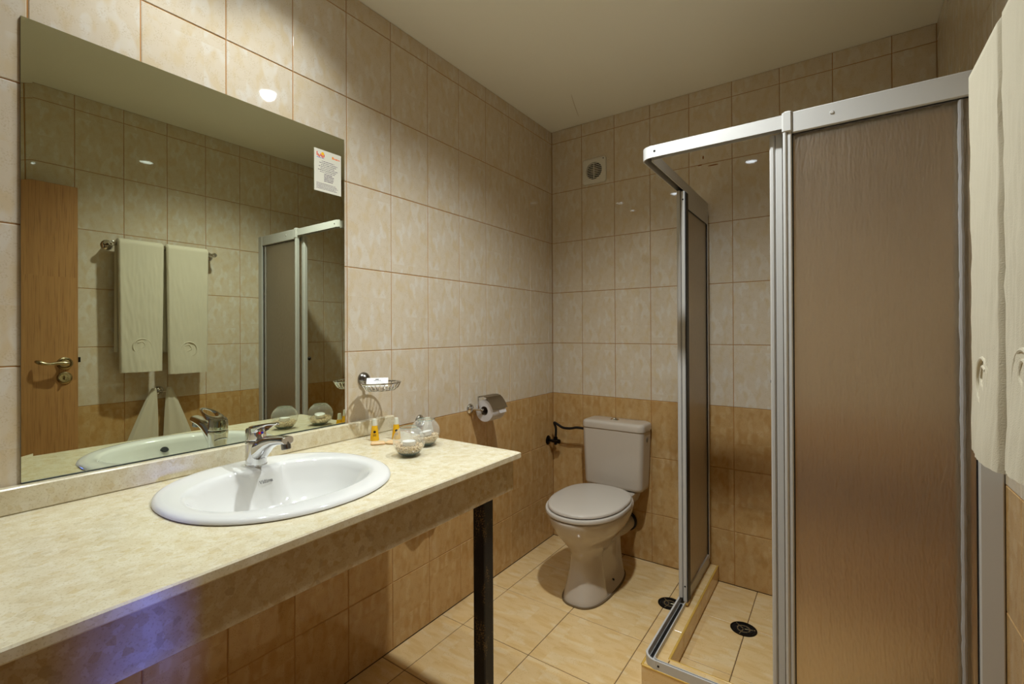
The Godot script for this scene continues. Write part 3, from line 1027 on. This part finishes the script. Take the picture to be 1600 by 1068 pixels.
# ---------------------------------------------------------------- toilet
func toilet():
	var t := thing("toilet", "close-coupled toilet with closed lid in the back left corner", "toilet")
	var po: Material = M.toilet_porcelain
	var cx := 0.443
	var rings := []
	for q in [[0.0, 0.150, 0.598, 0.100, 2.7], [0.006, 0.146, 0.602, 0.103, 2.7], [0.03, 0.150, 0.596, 0.099, 2.6], [0.08, 0.155, 0.580, 0.091, 2.5], [0.13, 0.152, 0.568, 0.084, 2.4], [0.18, 0.146, 0.564, 0.081, 2.3], [0.215, 0.142, 0.570, 0.083, 2.2], [0.245, 0.138, 0.590, 0.096, 2.15], [0.275, 0.134, 0.618, 0.118, 2.1], [0.305, 0.130, 0.645, 0.140, 2.1], [0.335, 0.125, 0.665, 0.158, 2.1], [0.365, 0.122, 0.680, 0.170, 2.1], [0.388, 0.122, 0.686, 0.175, 2.1], [0.396, 0.124, 0.684, 0.173, 2.1], [0.399, 0.135, 0.675, 0.165, 2.1]]:
		var r := oval(cx, (q[1] + q[2]) / 2, q[3], (q[2] - q[1]) / 2, q[0], 96, q[4])
		var dent := 0.30 * smoothstep(0.012, 0.035, q[0]) * smoothstep(0.235, 0.17, q[0])      # the foot is pinched behind its round front
		for i in r.size():
			var v := r[i]
			v.x = cx + (v.x - cx) * (1.0 - dent * smoothstep(0.455, 0.425, v.z) * smoothstep(0.205, 0.235, v.z))
			r[i] = v
		rings.append(r)
	part("pan", make(loft(rings), 60.0), po, t)
	# platform that carries the cistern
	part("rear_shelf", make(loft([rounded(0.345, 0.540, 0.02, 0.27, 0.335, 0.03), rounded(0.335, 0.550, 0.012, 0.28, 0.36, 0.035), rounded(0.330, 0.556, 0.010, 0.28, 0.392, 0.035), rounded(0.334, 0.552, 0.014, 0.278, 0.396, 0.035)])), po, t)
	part("fixing_bolt", moved(lathe([[0.0, 0.004], [0.005, 0.003], [0.006, 0.0], [0.0, 0.0]], 14), turned(Vector3.BACK, -PI / 4, Vector3(0.520, 0.030, 0.335))), M.screw, t)
	# sealing bead round the foot
	var ring := []
	for p in oval(cx, 0.374, 0.1045, 0.2295, 0.004, 48, 2.7):
		ring.append(p)
	part("foot_seal_or_reflection", make(tube(ring, 0.0045, 8, true)), mat("foot_seal_or_reflection", Color(0.42, 0.34, 0.22), 0.8), t)
	# seat and lid
	rings = []
	for q in [[0.4005, 0.172, 0.226], [0.403, 0.181, 0.235], [0.411, 0.183, 0.237], [0.4175, 0.180, 0.234], [0.4185, 0.172, 0.226]]:
		rings.append(egg(cx, 0.452, q[1], q[2], q[0]))
	part("seat", make(loft(rings)), M.toilet_plastic, t)
	rings = []
	for q in [[0.4215, 0.160, 0.220], [0.4225, 0.170, 0.230], [0.4235, 0.1735, 0.2335], [0.430, 0.1735, 0.2335], [0.4350, 0.170, 0.230], [0.4380, 0.158, 0.217], [0.4400, 0.12, 0.165], [0.4410, 0.06, 0.08]]:
		rings.append(egg(cx, 0.441, q[1], q[2], q[0]))
	var lid := part("seat_lid", make(loft(rings)), M.toilet_plastic, t)
	for s in [-1, 1]:
		part("lid_hinge", moved(lathe([[0.0, -0.016], [0.007, -0.015], [0.007, 0.015], [0.0, 0.016]], 14), turned(Vector3.BACK, PI / 2, Vector3(cx + 0.075 * s, 0.418, 0.205))), M.toilet_plastic, lid)
	# cistern
	rings = []
	for q in [[0.397, 0.290, 0.582, 0.03, 0.128], [0.405, 0.278, 0.591, 0.012, 0.144], [0.42, 0.275, 0.593, 0.011, 0.148], [0.55, 0.271, 0.599, 0.009, 0.152], [0.700, 0.267, 0.604, 0.008, 0.156], [0.708, 0.269, 0.602, 0.010, 0.154]]:
		rings.append(rounded(q[1], q[2], q[3], q[4], q[0], 0.028, 8))
	var ci := part("cistern", make(loft(rings), 50.0), po, t)
	rings = []
	for q in [[0.7095, 0.267, 0.606, 0.006, 0.158], [0.712, 0.2645, 0.608, 0.004, 0.160], [0.735, 0.265, 0.608, 0.004, 0.160], [0.745, 0.269, 0.604, 0.007, 0.155], [0.7500, 0.282, 0.592, 0.016, 0.142]]:
		rings.append(rounded(q[1], q[2], q[3], q[4], q[0], 0.032, 8))
	var cl := part("cistern_lid", make(loft(rings), 60.0), po, t)
	part("flush_button", shift(lathe([[0.0, 0.012], [0.011, 0.0112], [0.014, 0.008], [0.0145, 0.0055], [0.021, 0.005], [0.023, 0.0], [0.0, 0.0]], 28), Vector3(0.425, 0.7495, 0.075)), M.chrome, cl)
	part("blanking_plug", moved(lathe([[0.0, 0.0025], [0.009, 0.0022], [0.012, 0.001], [0.013, 0.0], [0.0, 0.0]], 24), turned(Vector3.BACK, -PI / 2, Vector3(0.603, 0.664, 0.083))), mat("plug_grey", Color(0.42, 0.38, 0.32), 0.4), ci)
	# outlet elbow to the wall
	var el := part("waste_outlet", tube(curve([Vector3(0.445, 0.20, 0.20), Vector3(0.462, 0.20, 0.155), Vector3(0.472, 0.20, 0.10), Vector3(0.473, 0.20, 0.02)], 5), 0.042, 24), mat("outlet_white", Color(0.72, 0.67, 0.58), 0.3), t)
	part("rubber_collar", moved(lathe([[0.044, -0.012], [0.049, -0.011], [0.051, 0.0], [0.049, 0.011], [0.044, 0.012], [0.038, 0.0]], 32, true), turned(Vector3.RIGHT, PI / 2, Vector3(0.473, 0.20, 0.024))), M.black_rubber, el)

func egg(cx: float, cz: float, rx: float, rz: float, y: float, n := 72) -> PackedVector3Array:      # front round, back flattened
	var r := PackedVector3Array()
	for j in n:
		var a := TAU * j / n
		var c := cos(a)
		var s := sin(a)
		var e := 2.0 if s > 0 else 2.9
		r.append(Vector3(cx + rx * signf(c) * pow(absf(c), 2.0 / (2.15 if s > 0 else 2.5)), y, cz + rz * signf(s) * pow(absf(s), 2.0 / e)))
	return r

func water_valve():
	var t := thing("angle_valve", "dark chrome angle valve with cistern hose in the corner by the toilet", "valve", Vector3(0, 0.583, 0.062))
	var dc: Material = M.dark_chrome
	part("wall_rose", moved(lathe([[0.0, 0.012], [0.012, 0.011], [0.024, 0.006], [0.0275, 0.0], [0.0, 0.0]], 28), turned(Vector3.BACK, -PI / 2)), dc, t)
	part("valve_body", tube([Vector3(0.008, 0, 0), Vector3(0.03, 0, 0), Vector3(0.031, 0, 0), Vector3(0.066, 0, 0)], [0.009, 0.009, 0.011, 0.011], 16), dc, t)
	part("valve_knob", moved(lathe([[0.0, 0.0], [0.010, 0.0], [0.013, 0.004], [0.013, 0.016], [0.010, 0.019], [0.0, 0.020]], 10), turned(Vector3.BACK, -PI / 2, Vector3(0.062, 0, 0))), dc, t)
	part("outlet_nut", lathe([[0.0, -0.020], [0.009, -0.020], [0.0095, -0.010], [0.0095, 0.010], [0.012, 0.012], [0.012, 0.024], [0.008, 0.026], [0.0, 0.026]], 12), dc, t, Vector3(0.052, 0, 0))
	part("hose", tube(curve([Vector3(0.052, 0.024, 0), Vector3(0.056, 0.075, 0.004), Vector3(0.048, 0.108, 0.008), Vector3(0.068, 0.104, 0.012), Vector3(0.11, 0.088, 0.016), Vector3(0.16, 0.090, 0.02), Vector3(0.205, 0.100, 0.022), Vector3(0.275, 0.099, 0.024)], 6), 0.0072, 12), mat("braided_hose", Color(0.13, 0.11, 0.09), 0.45, 0.5), t)

# ---------------------------------------------------------------- shower
func shower():
	# kerb of tiles with a yellow edge trim
	var k := thing("shower_kerb", "low tiled kerb with yellow edge strip round the shower floor", "kerb")
	var y := 0.075
	var core: Material = M.dark_grout
	part("kerb_core", box(Vector3(0.853, 0.0, 0.001), Vector3(0.922, y - 0.004, 0.884), 0.001), core, k)
	part("kerb_core", box(Vector3(0.922, 0.0, 0.808), Vector3(W - 0.001, y - 0.004, 0.884), 0.001), core, k)
	var zs := [0.001, 0.335, 0.632, 0.886]
	for i in 3:
		var l: float = zs[i + 1] - zs[i]
		lay(k, Basis(Vector3.UP, -PI / 2), Vector3(0.850, 0.0, zs[i]), l, y, M.floor_tile, Vector2(0.325, 0.325))
		lay(k, Basis(Vector3.RIGHT, -PI / 2), Vector3(0.850, y, zs[i + 1]), 0.075, l, M.floor_tile, Vector2(0.325, 0.325))
		if i < 2:
			lay(k, Basis(Vector3.UP, PI / 2), Vector3(0.925, 0.0, zs[i + 1]), l, y, M.floor_tile, Vector2(0.325, 0.325))
	lay(k, Basis(Vector3.UP, PI / 2), Vector3(0.925, 0.0, 0.806), 0.806 - 0.632, y, M.floor_tile, Vector2(0.325, 0.325))
	var xs := [0.850, 1.175, 1.50, W - 0.001]
	for i in 3:
		var l: float = xs[i + 1] - xs[i]
		lay(k, Basis(), Vector3(xs[i], 0.0, 0.8875), l, y, M.floor_tile, Vector2(0.325, 0.325))
		var x0: float = maxf(xs[i], 0.925)
		lay(k, Basis(Vector3.RIGHT, -PI / 2), Vector3(x0, y, 0.886), xs[i + 1] - x0, 0.081, M.floor_tile, Vector2(0.325, 0.325))
		lay(k, Basis(Vector3.UP, PI), Vector3(xs[i + 1], 0.0, 0.805), xs[i + 1] - x0, y, M.floor_tile, Vector2(0.325, 0.325))
	var tr: Material = M.brass_trim
	part("edge_trim", tube([Vector3(0.9225, y - 0.002, 0.002), Vector3(0.9225, y - 0.002, 0.808)], 0.0045, 12), tr, k)
	part("edge_trim", tube([Vector3(0.8525, y - 0.002, 0.002), Vector3(0.8525, y - 0.002, 0.884)], 0.0045, 12), tr, k)
	part("edge_trim", tube([Vector3(0.8525, y - 0.002, 0.884), Vector3(W - 0.002, y - 0.002, 0.884)], 0.0048, 12), tr, k)
	part("edge_trim", tube([Vector3(0.9225, y - 0.002, 0.808), Vector3(W - 0.002, y - 0.002, 0.808)], 0.0045, 12), tr, k)

	var t := thing("shower_enclosure", "white framed corner shower enclosure with frosted sliding panels", "shower enclosure")
	var wh: Material = M.white_enamel
	var bk: Material = M.black_rubber
	# top and bottom tracks: side run, rounded corner, front run; outer faces at x = 0.856 and z = 0.887
	track(t, "top_track", 1.817, 1.857, true)
	track(t, "bottom_track", y + 0.0005, 0.106, false)
	# fixed front panel: slim posts beside the opening, head and foot, wall profile
	part("fixed_post", box(Vector3(1.2835, 0.106, 0.868), Vector3(1.2945, 1.862, 0.893), 0.004), wh, t)
	part("fixed_post", box(Vector3(1.2945, 0.106, 0.868), Vector3(1.3060, 1.862, 0.889), 0.003), wh, t)
	part("joint_cover", box(Vector3(1.2815, 1.802, 0.866), Vector3(1.3075, 1.864, 0.895), 0.004), wh, t)
	var hd := part("fixed_head", box(Vector3(1.306, 1.798, 0.860), Vector3(1.690, 1.860, 0.889), 0.003), wh, t)
	part("screw_cap", moved(lathe([[0.0, 0.003], [0.004, 0.0025], [0.0055, 0.0], [0.0, 0.0]], 16), turned(Vector3.RIGHT, PI / 2, Vector3(1.402, 1.832, 0.889))), wh, hd)
	part("fixed_foot", box(Vector3(1.306, y + 0.0005, 0.858), Vector3(1.690, 0.118, 0.889), 0.003), wh, t)
	part("wall_profile", box(Vector3(1.690, y + 0.0005, 0.862), Vector3(1.7335, 1.860, 0.892), 0.003), wh, t)
	var fp := part("fixed_pane", box(Vector3(1.304, 0.116, 0.8765), Vector3(1.692, 1.800, 0.8795), 0.0005), M.frosted_sheet, t)
	# limescale bead down the far edge and along the head of the fixed pane
	var lime := mat("limescale", Color(0.62, 0.60, 0.58), 0.7)
	var way := []
	var rad := []
	for i in 90:
		way.append(Vector3(1.664 + rng.randf_range(-0.0006, 0.0006), 0.120 + 1.674 * i / 89.0, 0.8795))
		rad.append(rng.randf_range(0.0045, 0.0062))
	part("limescale_bead", make(tube(way, rad, 8)), lime, fp)
	way = []
	rad = []
	for i in 40:
		way.append(Vector3(1.310 + 0.35 * i / 39.0, 1.7945 + rng.randf_range(-0.0006, 0.0006), 0.8795))
		rad.append(rng.randf_range(0.0018, 0.0034))
	part("limescale_bead", make(tube(way, rad, 6)), mat("dark_limescale", Color(0.38, 0.35, 0.33), 0.7), fp)
	gasket(fp, Vector3(1.306, 0.118, 0.879), Vector3(1.690, 1.798, 0.882), false)
	# sliding front door, pushed behind the fixed panel
	var sd := part("sliding_door", box(Vector3(1.246, 0.112, 0.838), Vector3(1.2600, 1.816, 0.862), 0.004), wh, t)
	part("stile", box(Vector3(1.2600, 0.112, 0.842), Vector3(1.2815, 1.816, 0.858), 0.003), wh, sd)
	part("stile", box(Vector3(1.655, 0.112, 0.842), Vector3(1.681, 1.816, 0.858), 0.003), wh, sd)
	part("door_head", box(Vector3(1.2815, 1.786, 0.842), Vector3(1.655, 1.816, 0.857), 0.003), wh, sd)
	part("door_foot", box(Vector3(1.2815, 0.112, 0.842), Vector3(1.655, 0.142, 0.857), 0.003), wh, sd)
	var sp := part("sliding_pane", box(Vector3(1.280, 0.140, 0.8485), Vector3(1.657, 1.788, 0.8515), 0.0005), M.frosted_sheet, sd)
	part("pull_knob", moved(lathe([[0.0, 0.020], [0.010, 0.019], [0.0125, 0.014], [0.008, 0.006], [0.006, 0.0], [0.0, 0.0]], 20), turned(Vector3.RIGHT, -PI / 2, Vector3(1.2535, 1.068, 0.839))), M.dark_chrome, sd)
	# fixed side panel at the back wall and the side door pushed behind it
	var sf := part("side_panel", box(Vector3(0.858, 0.106, 0.002), Vector3(0.874, 1.817, 0.026), 0.003), wh, t)
	part("stile", box(Vector3(0.858, 0.106, 0.425), Vector3(0.874, 1.817, 0.450), 0.003), wh, sf)
	part("panel_head", box(Vector3(0.858, 1.778, 0.026), Vector3(0.873, 1.817, 0.425), 0.002), wh, sf)
	part("panel_foot", box(Vector3(0.858, 0.106, 0.026), Vector3(0.873, 0.130, 0.425), 0.002), wh, sf)
	part("side_pane", box(Vector3(0.864, 0.128, 0.024), Vector3(0.867, 1.780, 0.427), 0.0005), M.frosted_side_sheet, sf)
	var ss := part("side_door", box(Vector3(0.8765, 0.094, 0.418), Vector3(0.8925, 1.812, 0.452), 0.003), wh, t)
	part("stile", box(Vector3(0.8765, 0.112, 0.020), Vector3(0.8925, 1.816, 0.042), 0.003), wh, ss)
	part("door_head", box(Vector3(0.8765, 1.745, 0.042), Vector3(0.8915, 1.816, 0.418), 0.003), wh, ss)
	part("door_foot", box(Vector3(0.8765, 0.098, 0.042), Vector3(0.8915, 0.138, 0.418), 0.003), wh, ss)
	var s2 := part("sliding_pane", box(Vector3(0.883, 0.136, 0.040), Vector3(0.886, 1.747, 0.420), 0.0005), M.frosted_side_sheet, ss)
	part("gasket", box(Vector3(0.8925, 0.098, 0.411), Vector3(0.8965, 1.806, 0.4515), 0.001), bk, ss)
	part("gasket", box(Vector3(0.886, 1.7435, 0.042), Vector3(0.8905, 1.747, 0.414), 0.0005), bk, s2)
	part("gasket", box(Vector3(0.886, 0.138, 0.042), Vector3(0.8905, 1.747, 0.0465), 0.0005), bk, s2)
	for yy in [0.16, 1.775]:
		part("screw", moved(lathe([[0.0, 0.001], [0.003, 0.0008], [0.0035, 0.0], [0.0, 0.0]], 12), turned(Vector3.RIGHT, PI / 2, Vector3(0.8845, yy, 0.452))), M.screw, ss)
	part("roller_foot", box(Vector3(0.878, 0.080, 0.420), Vector3(0.895, 0.094, 0.450), 0.002), M.brass_trim, ss)

func track(t: Node3D, called: String, y0: float, y1: float, top: bool):
	var wh: Material = M.white_enamel
	# cross-section in (out, up): a channel open to below (top track) or above (bottom track)
	var th := 0.003
	var dp := 0.030
	var sec := [Vector2(0, y0), Vector2(0, y1), Vector2(-dp, y1), Vector2(-dp, y0), Vector2(-dp + th, y0), Vector2(-dp + th, y1 - th), Vector2(-th, y1 - th), Vector2(-th, y0)]
	if not top:
		sec = [Vector2(0, y1), Vector2(0, y0), Vector2(-dp, y0), Vector2(-dp, y1 - 0.012), Vector2(-dp + th, y1 - 0.012), Vector2(-dp + th, y0 + th), Vector2(-0.006, y0 + th), Vector2(-0.006, y1)]
	# path of the outer face, with outward normals
	var way := [[Vector2(0.856, 0.002), Vector2(-1, 0)], [Vector2(0.856, 0.843), Vector2(-1, 0)]]
	var arc := []
	for k in 9:
		var a := PI - PI / 2 * k / 8.0
		arc.append([Vector2(0.900, 0.843) + Vector2(0.044 * cos(a), 0.044 * sin(a)), Vector2(cos(a), sin(a))])
	var pieces := [way, arc, [[Vector2(0.900, 0.887), Vector2(0, 1)], [Vector2(1.284, 0.887), Vector2(0, 1)]]]
	var names := ["side", "corner", "front"]
	var made := []
	for i in 3:
		var rings := []
		for p in pieces[i]:
			var r := PackedVector3Array()
			var grow := 0.0012 if i == 1 else 0.0
			for c in sec:
				var q: Vector2 = p[0] + p[1] * (c.x + (grow if c.x > -0.001 else 0.0))
				r.append(Vector3(q.x, c.y, q.y))
			rings.append(r)
		made.append(part(called if i != 1 else called + "_corner", make(channel(rings), 35.0), wh, t))
	var ym := y1 - 0.010 if top else y0 + 0.006
	part("gasket", box(Vector3(0.866, ym, 0.455), Vector3(0.875, ym + 0.004, 0.842), 0.001), M.black_rubber, made[0])
	part("screw", moved(lathe([[0.0, 0.001], [0.0035, 0.0008], [0.004, 0.0], [0.0, 0.0]], 12), turned(Vector3.RIGHT, PI / 2, Vector3(0.906 if top else 0.909, (y0 + y1) / 2, 0.887))), M.screw, made[2])

func channel(rings: Array) -> PackedVector3Array:      # like loft, with C-shaped ends closed by strips
	var s := loft(rings, false)
	for e in 2:
		var r: PackedVector3Array = rings[0 if e == 0 else rings.size() - 1]
		for q in [[0, 1, 6, 7], [1, 2, 5, 6], [2, 3, 4, 5]]:
			var f := [r[q[0]], r[q[1]], r[q[2]], r[q[3]]]
			if e == 0:
				f.reverse()
			s.append_array([f[0], f[1], f[2], f[0], f[2], f[3]])
	return s

func gasket(parent: Node3D, a: Vector3, b: Vector3, _side: bool):
	var bk: Material = M.black_rubber
	part("gasket", box(Vector3(a.x, a.y, a.z), Vector3(a.x + 0.003, b.y, b.z), 0.0004), bk, parent)
	part("gasket", box(Vector3(b.x - 0.003, a.y, a.z), Vector3(b.x, b.y, b.z), 0.0004), bk, parent)
	part("gasket", box(Vector3(a.x + 0.003, b.y - 0.003, a.z), Vector3(b.x - 0.003, b.y, b.z), 0.0004), bk, parent)

# ---------------------------------------------------------------- fan and drains
func fan_and_drains():
	var t := thing("exhaust_fan", "square white exhaust fan with round louvre on the back wall near the ceiling", "fan", Vector3(0.281, 2.140, 0.0))
	var wh := mat("fan_plastic", Color(0.86, 0.84, 0.78), 0.4)
	var hw := 0.071
	# cover plate with a round opening
	var rings := []
	var n := 48
	for lv in [[0, 0.0, 0.0], [0, 0.010, 0.0], [0, 0.014, 0.005], [1, 0.014, 0.049], [1, 0.004, 0.047], [1, 0.0, 0.047]]:
		var r := PackedVector3Array()
		for j in n:
			var a := TAU * (j + 0.5) / n
			var d := Vector2(cos(a), sin(a))
			var p: Vector2 = d * lv[2]
			if lv[0] == 0:
				var m := maxf(absf(d.x), absf(d.y))
				var sq: Vector2 = d / m * (hw - lv[2])
				var k: float = hw - lv[2] - 0.012
				if absf(sq.x) > k and absf(sq.y) > k:
					var c: Vector2 = Vector2(signf(sq.x), signf(sq.y)) * k
					sq = c + (sq - c).normalized() * 0.012
				p = sq
			r.append(Vector3(p.x, p.y, lv[1]))
		rings.append(r)
	part("cover", make(loft(rings, false, true)), wh, t)
	part("duct_back", moved(lathe([[0.0, 0.0012], [0.047, 0.0012], [0.047, 0.0003], [0.0, 0.0003]], 40), turned(Vector3.RIGHT, PI / 2)), mat("duct_dark", Color(0.02, 0.018, 0.015), 0.8), t)
	part("motor_hub", moved(lathe([[0.0, 0.006], [0.020, 0.006], [0.022, 0.001], [0.0, 0.001]], 28), turned(Vector3.RIGHT, PI / 2)), mat("fan_motor", Color(0.40, 0.35, 0.26), 0.5), t)
	for k in 9:
		var yy := -0.040 + k * 0.010
		var hx := sqrt(0.047 * 0.047 - yy * yy)
		part("louvre", moved(box(Vector3(-hx, -0.0018, -0.0008), Vector3(hx, 0.0018, 0.0008), 0.0004), turned(Vector3.RIGHT, 0.45, Vector3(0, yy, 0.0105))), wh, t)
	part("centre_bar", box(Vector3(-0.0018, -0.046, 0.0105), Vector3(0.0018, 0.046, 0.0135), 0.0005), wh, t)
	part("indicator_lens", moved(lathe([[0.0, 0.002], [0.003, 0.0015], [0.0035, 0.0], [0.0, 0.0]], 14), turned(Vector3.RIGHT, PI / 2, Vector3(0.058, 0.059, 0.0138))), M.screw, t)
	# floor gullies
	gully(Vector3(1.088, 0.0, 0.344), "dark round floor drain inside the shower")
	gully(Vector3(0.786, 0.0, 0.334), "dark round floor drain outside the shower kerb, near the toilet")
	# rust coloured runs on the tiles above the shower
	for q in [[Vector3(0.866, 2.090, 0.0), 0.004, 0.009], [Vector3(0.850, 2.054, 0.0), 0.010, 0.003], [Vector3(0.912, 2.043, 0.0), 0.024, 0.003]]:
		var o := part("rust_stain", moved(lathe([[0.0, 0.0008], [0.7, 0.0006], [1.0, 0.0], [0.0, 0.0]], 20), Transform3D(Basis(Vector3.RIGHT, PI / 2), Vector3.ZERO)), M.rust_stain, get_node("wall_back"), q[0] + Vector3(0, 0, 0.0002))
		o.scale = Vector3(q[1], q[2], 1.0)

func gully(at: Vector3, label: String):
	var t := thing("floor_drain", label, "drain", at, 0.3, "floor drains")
	var dk := mat("drain_metal", Color(0.09, 0.085, 0.07), 0.35, 0.8)
	part("rim", lathe([[0.043, 0.0002], [0.050, 0.0002], [0.050, 0.0022], [0.047, 0.0030], [0.043, 0.0022]], 40, true), dk, t)
	part("well", lathe([[0.0, 0.0004], [0.0432, 0.0004], [0.0432, 0.0008], [0.0, 0.0008]], 32), mat("drain_dark", Color(0.008, 0.008, 0.008), 0.7), t)
	var lt := mat("drain_bars", Color(0.66, 0.61, 0.47), 0.3, 0.8)
	part("grate_ring", lathe([[0.021, 0.0008], [0.025, 0.0008], [0.025, 0.0026], [0.021, 0.0026]], 32, true), lt, t)
	part("grate_ring", lathe([[0.034, 0.0008], [0.037, 0.0008], [0.037, 0.0026], [0.034, 0.0026]], 32, true), dk, t)
	for k in 6:
		part("grate_bar", moved(box(Vector3(0.003, 0.0008, -0.0017), Vector3(0.0435, 0.0026, 0.0017), 0.0005), turned(Vector3.UP, TAU * k / 6)), lt if k % 2 == 0 else dk, t)

# ---------------------------------------------------------------- towels on the right wall
func towels():
	var ch: Material = M.chrome
	var yr := 1.692
	var xr := 1.652
	var t := thing("towel_rail", "chrome towel rail on the right wall carrying two bath towels", "towel rail")
	part("bar", tube([Vector3(xr, yr, 1.186), Vector3(xr, yr, 1.690)], 0.008, 16), ch, t)
	for z in [1.196, 1.680]:
		part("post", moved(lathe([[0.0, 0.0], [0.026, 0.0], [0.0265, 0.004], [0.020, 0.011], [0.010, 0.016], [0.009, 0.070], [0.012, 0.074], [0.0145, 0.083], [0.012, 0.093], [0.0, 0.097]], 28), turned(Vector3.BACK, PI / 2, Vector3(W, yr, z))), ch, t)
	bath_towel(xr, yr, 1.236, 1.449, 1.000, 1.12, 1.0, "bath towel on the rail, the one nearer the shower, round embossed emblem near its hem")
	bath_towel(xr, yr, 1.460, 1.664, 1.022, 1.13, 2.0, "bath towel on the rail, the one nearer the door, round embossed emblem near its hem")
	hook(Vector3(W, 0.905, 1.452), -1.0, "chrome double hook on the right wall below the bath towels")
	hand_towel(Vector3(1.690, 0.915, 1.488), -1.0, "hand towel on the double hook below the bath towels, the one nearer the door", 0.42, 0.085, 0.075, "hand towels on the right wall")
	hand_towel(Vector3(1.690, 0.915, 1.416), -1.0, "hand towel on the double hook below the bath towels, the one nearer the shower", 0.42, 0.085, -0.065, "hand towels on the right wall")

func bath_towel(xr: float, yr: float, z0: float, z1: float, low: float, back_low: float, sd: float, label: String):
	var rings := []
	var n := 40
	var nz := noise(int(sd) * 7 + 1, 3.0, 2)
	for k in n + 1:
		var u := float(k) / n
		var z := lerpf(z0, z1, u)
		var edge := minf(u, 1.0 - u) * (z1 - z0)
		var round_ := sqrt(clampf(1.0 - pow(1.0 - clampf(edge / 0.009, 0.0, 1.0), 2.0), 0.0, 1.0))      # soft folded edges
		var prof := []
		var half := 0.013 * maxf(round_, 0.15)
		var mid := 0.0225
		# centre line: front hem up, over the bar, down the back
		for j in 26:
			var v := float(j) / 25
			var y := lerpf(low, yr, v)
			var wave := 0.0025 * nz.get_noise_2d(z * 14.0, y * 4.0) + 0.003 * sin(z * 30.0 + sd * 2.0 + y * 1.5) * (1.0 - v)
			wave += 0.010 * smoothstep(0.25, 0.0, v) * sin(u * PI)
			prof.append([Vector3(xr - mid + 0.002 - wave * smoothstep(1.0, 0.85, v), y, z + (u - 0.5) * -0.016 * (1.0 - v)), Vector3(-1, 0, 0)])
		for j in range(1, 9):
			var a := PI - PI * j / 9.0
			prof.append([Vector3(xr + mid * cos(a), yr + mid * 0.8 * sin(a), z), Vector3(cos(a), sin(a), 0)])
		for j in 12:
			var v := float(j) / 11
			prof.append([Vector3(xr + mid + 0.004 * sin(z * 40.0) * v, lerpf(yr, back_low, v), z + (u - 0.5) * 0.006 * v), Vector3(1, 0, 0)])
		var r := PackedVector3Array()
		for p in prof:
			r.append(p[0] + p[1] * half)
		prof.reverse()
		for p in prof:
			r.append(p[0] - p[1] * half)
		rings.append(r)
	# closed ends
	var s := loft(rings, false)
	var m := 46
	for e in 2:
		var r: PackedVector3Array = rings[0 if e == 0 else n]
		for j in m - 1:
			var q := [r[j], r[j + 1], r[2 * m - 2 - j], r[2 * m - 1 - j]]
			if e == 0:
				q.reverse()
			s.append_array([q[0], q[1], q[2], q[0], q[2], q[3]])
	var o := part("bath_towel", make(s, 60.0), M.terry, self)
	tag(o, label, "towel", "bath towels on the rail")
	# embossed emblem: a ring with an inner stroke, woven into the pile
	var zc := (z0 + z1) / 2
	var path := []
	for k in 37:
		var a := TAU * k / 36
		var p := Vector2(0.040 * cos(a), 0.040 * sin(a))
		path.append(Vector3(xr - 0.0335, low + 0.135 + p.y, zc + p.x))
	path.pop_back()
	part("embossed_ring", make(tube(path, 0.0038, 8, true)), M.terry, o)
	part("embossed_stroke", make(tube(curve([Vector3(xr - 0.0335, low + 0.155, zc + 0.020), Vector3(xr - 0.0335, low + 0.160, zc), Vector3(xr - 0.0335, low + 0.138, zc - 0.012), Vector3(xr - 0.0335, low + 0.122, zc + 0.010), Vector3(xr - 0.0335, low + 0.105, zc + 0.026)], 5), 0.0036, 8)), M.terry, o)
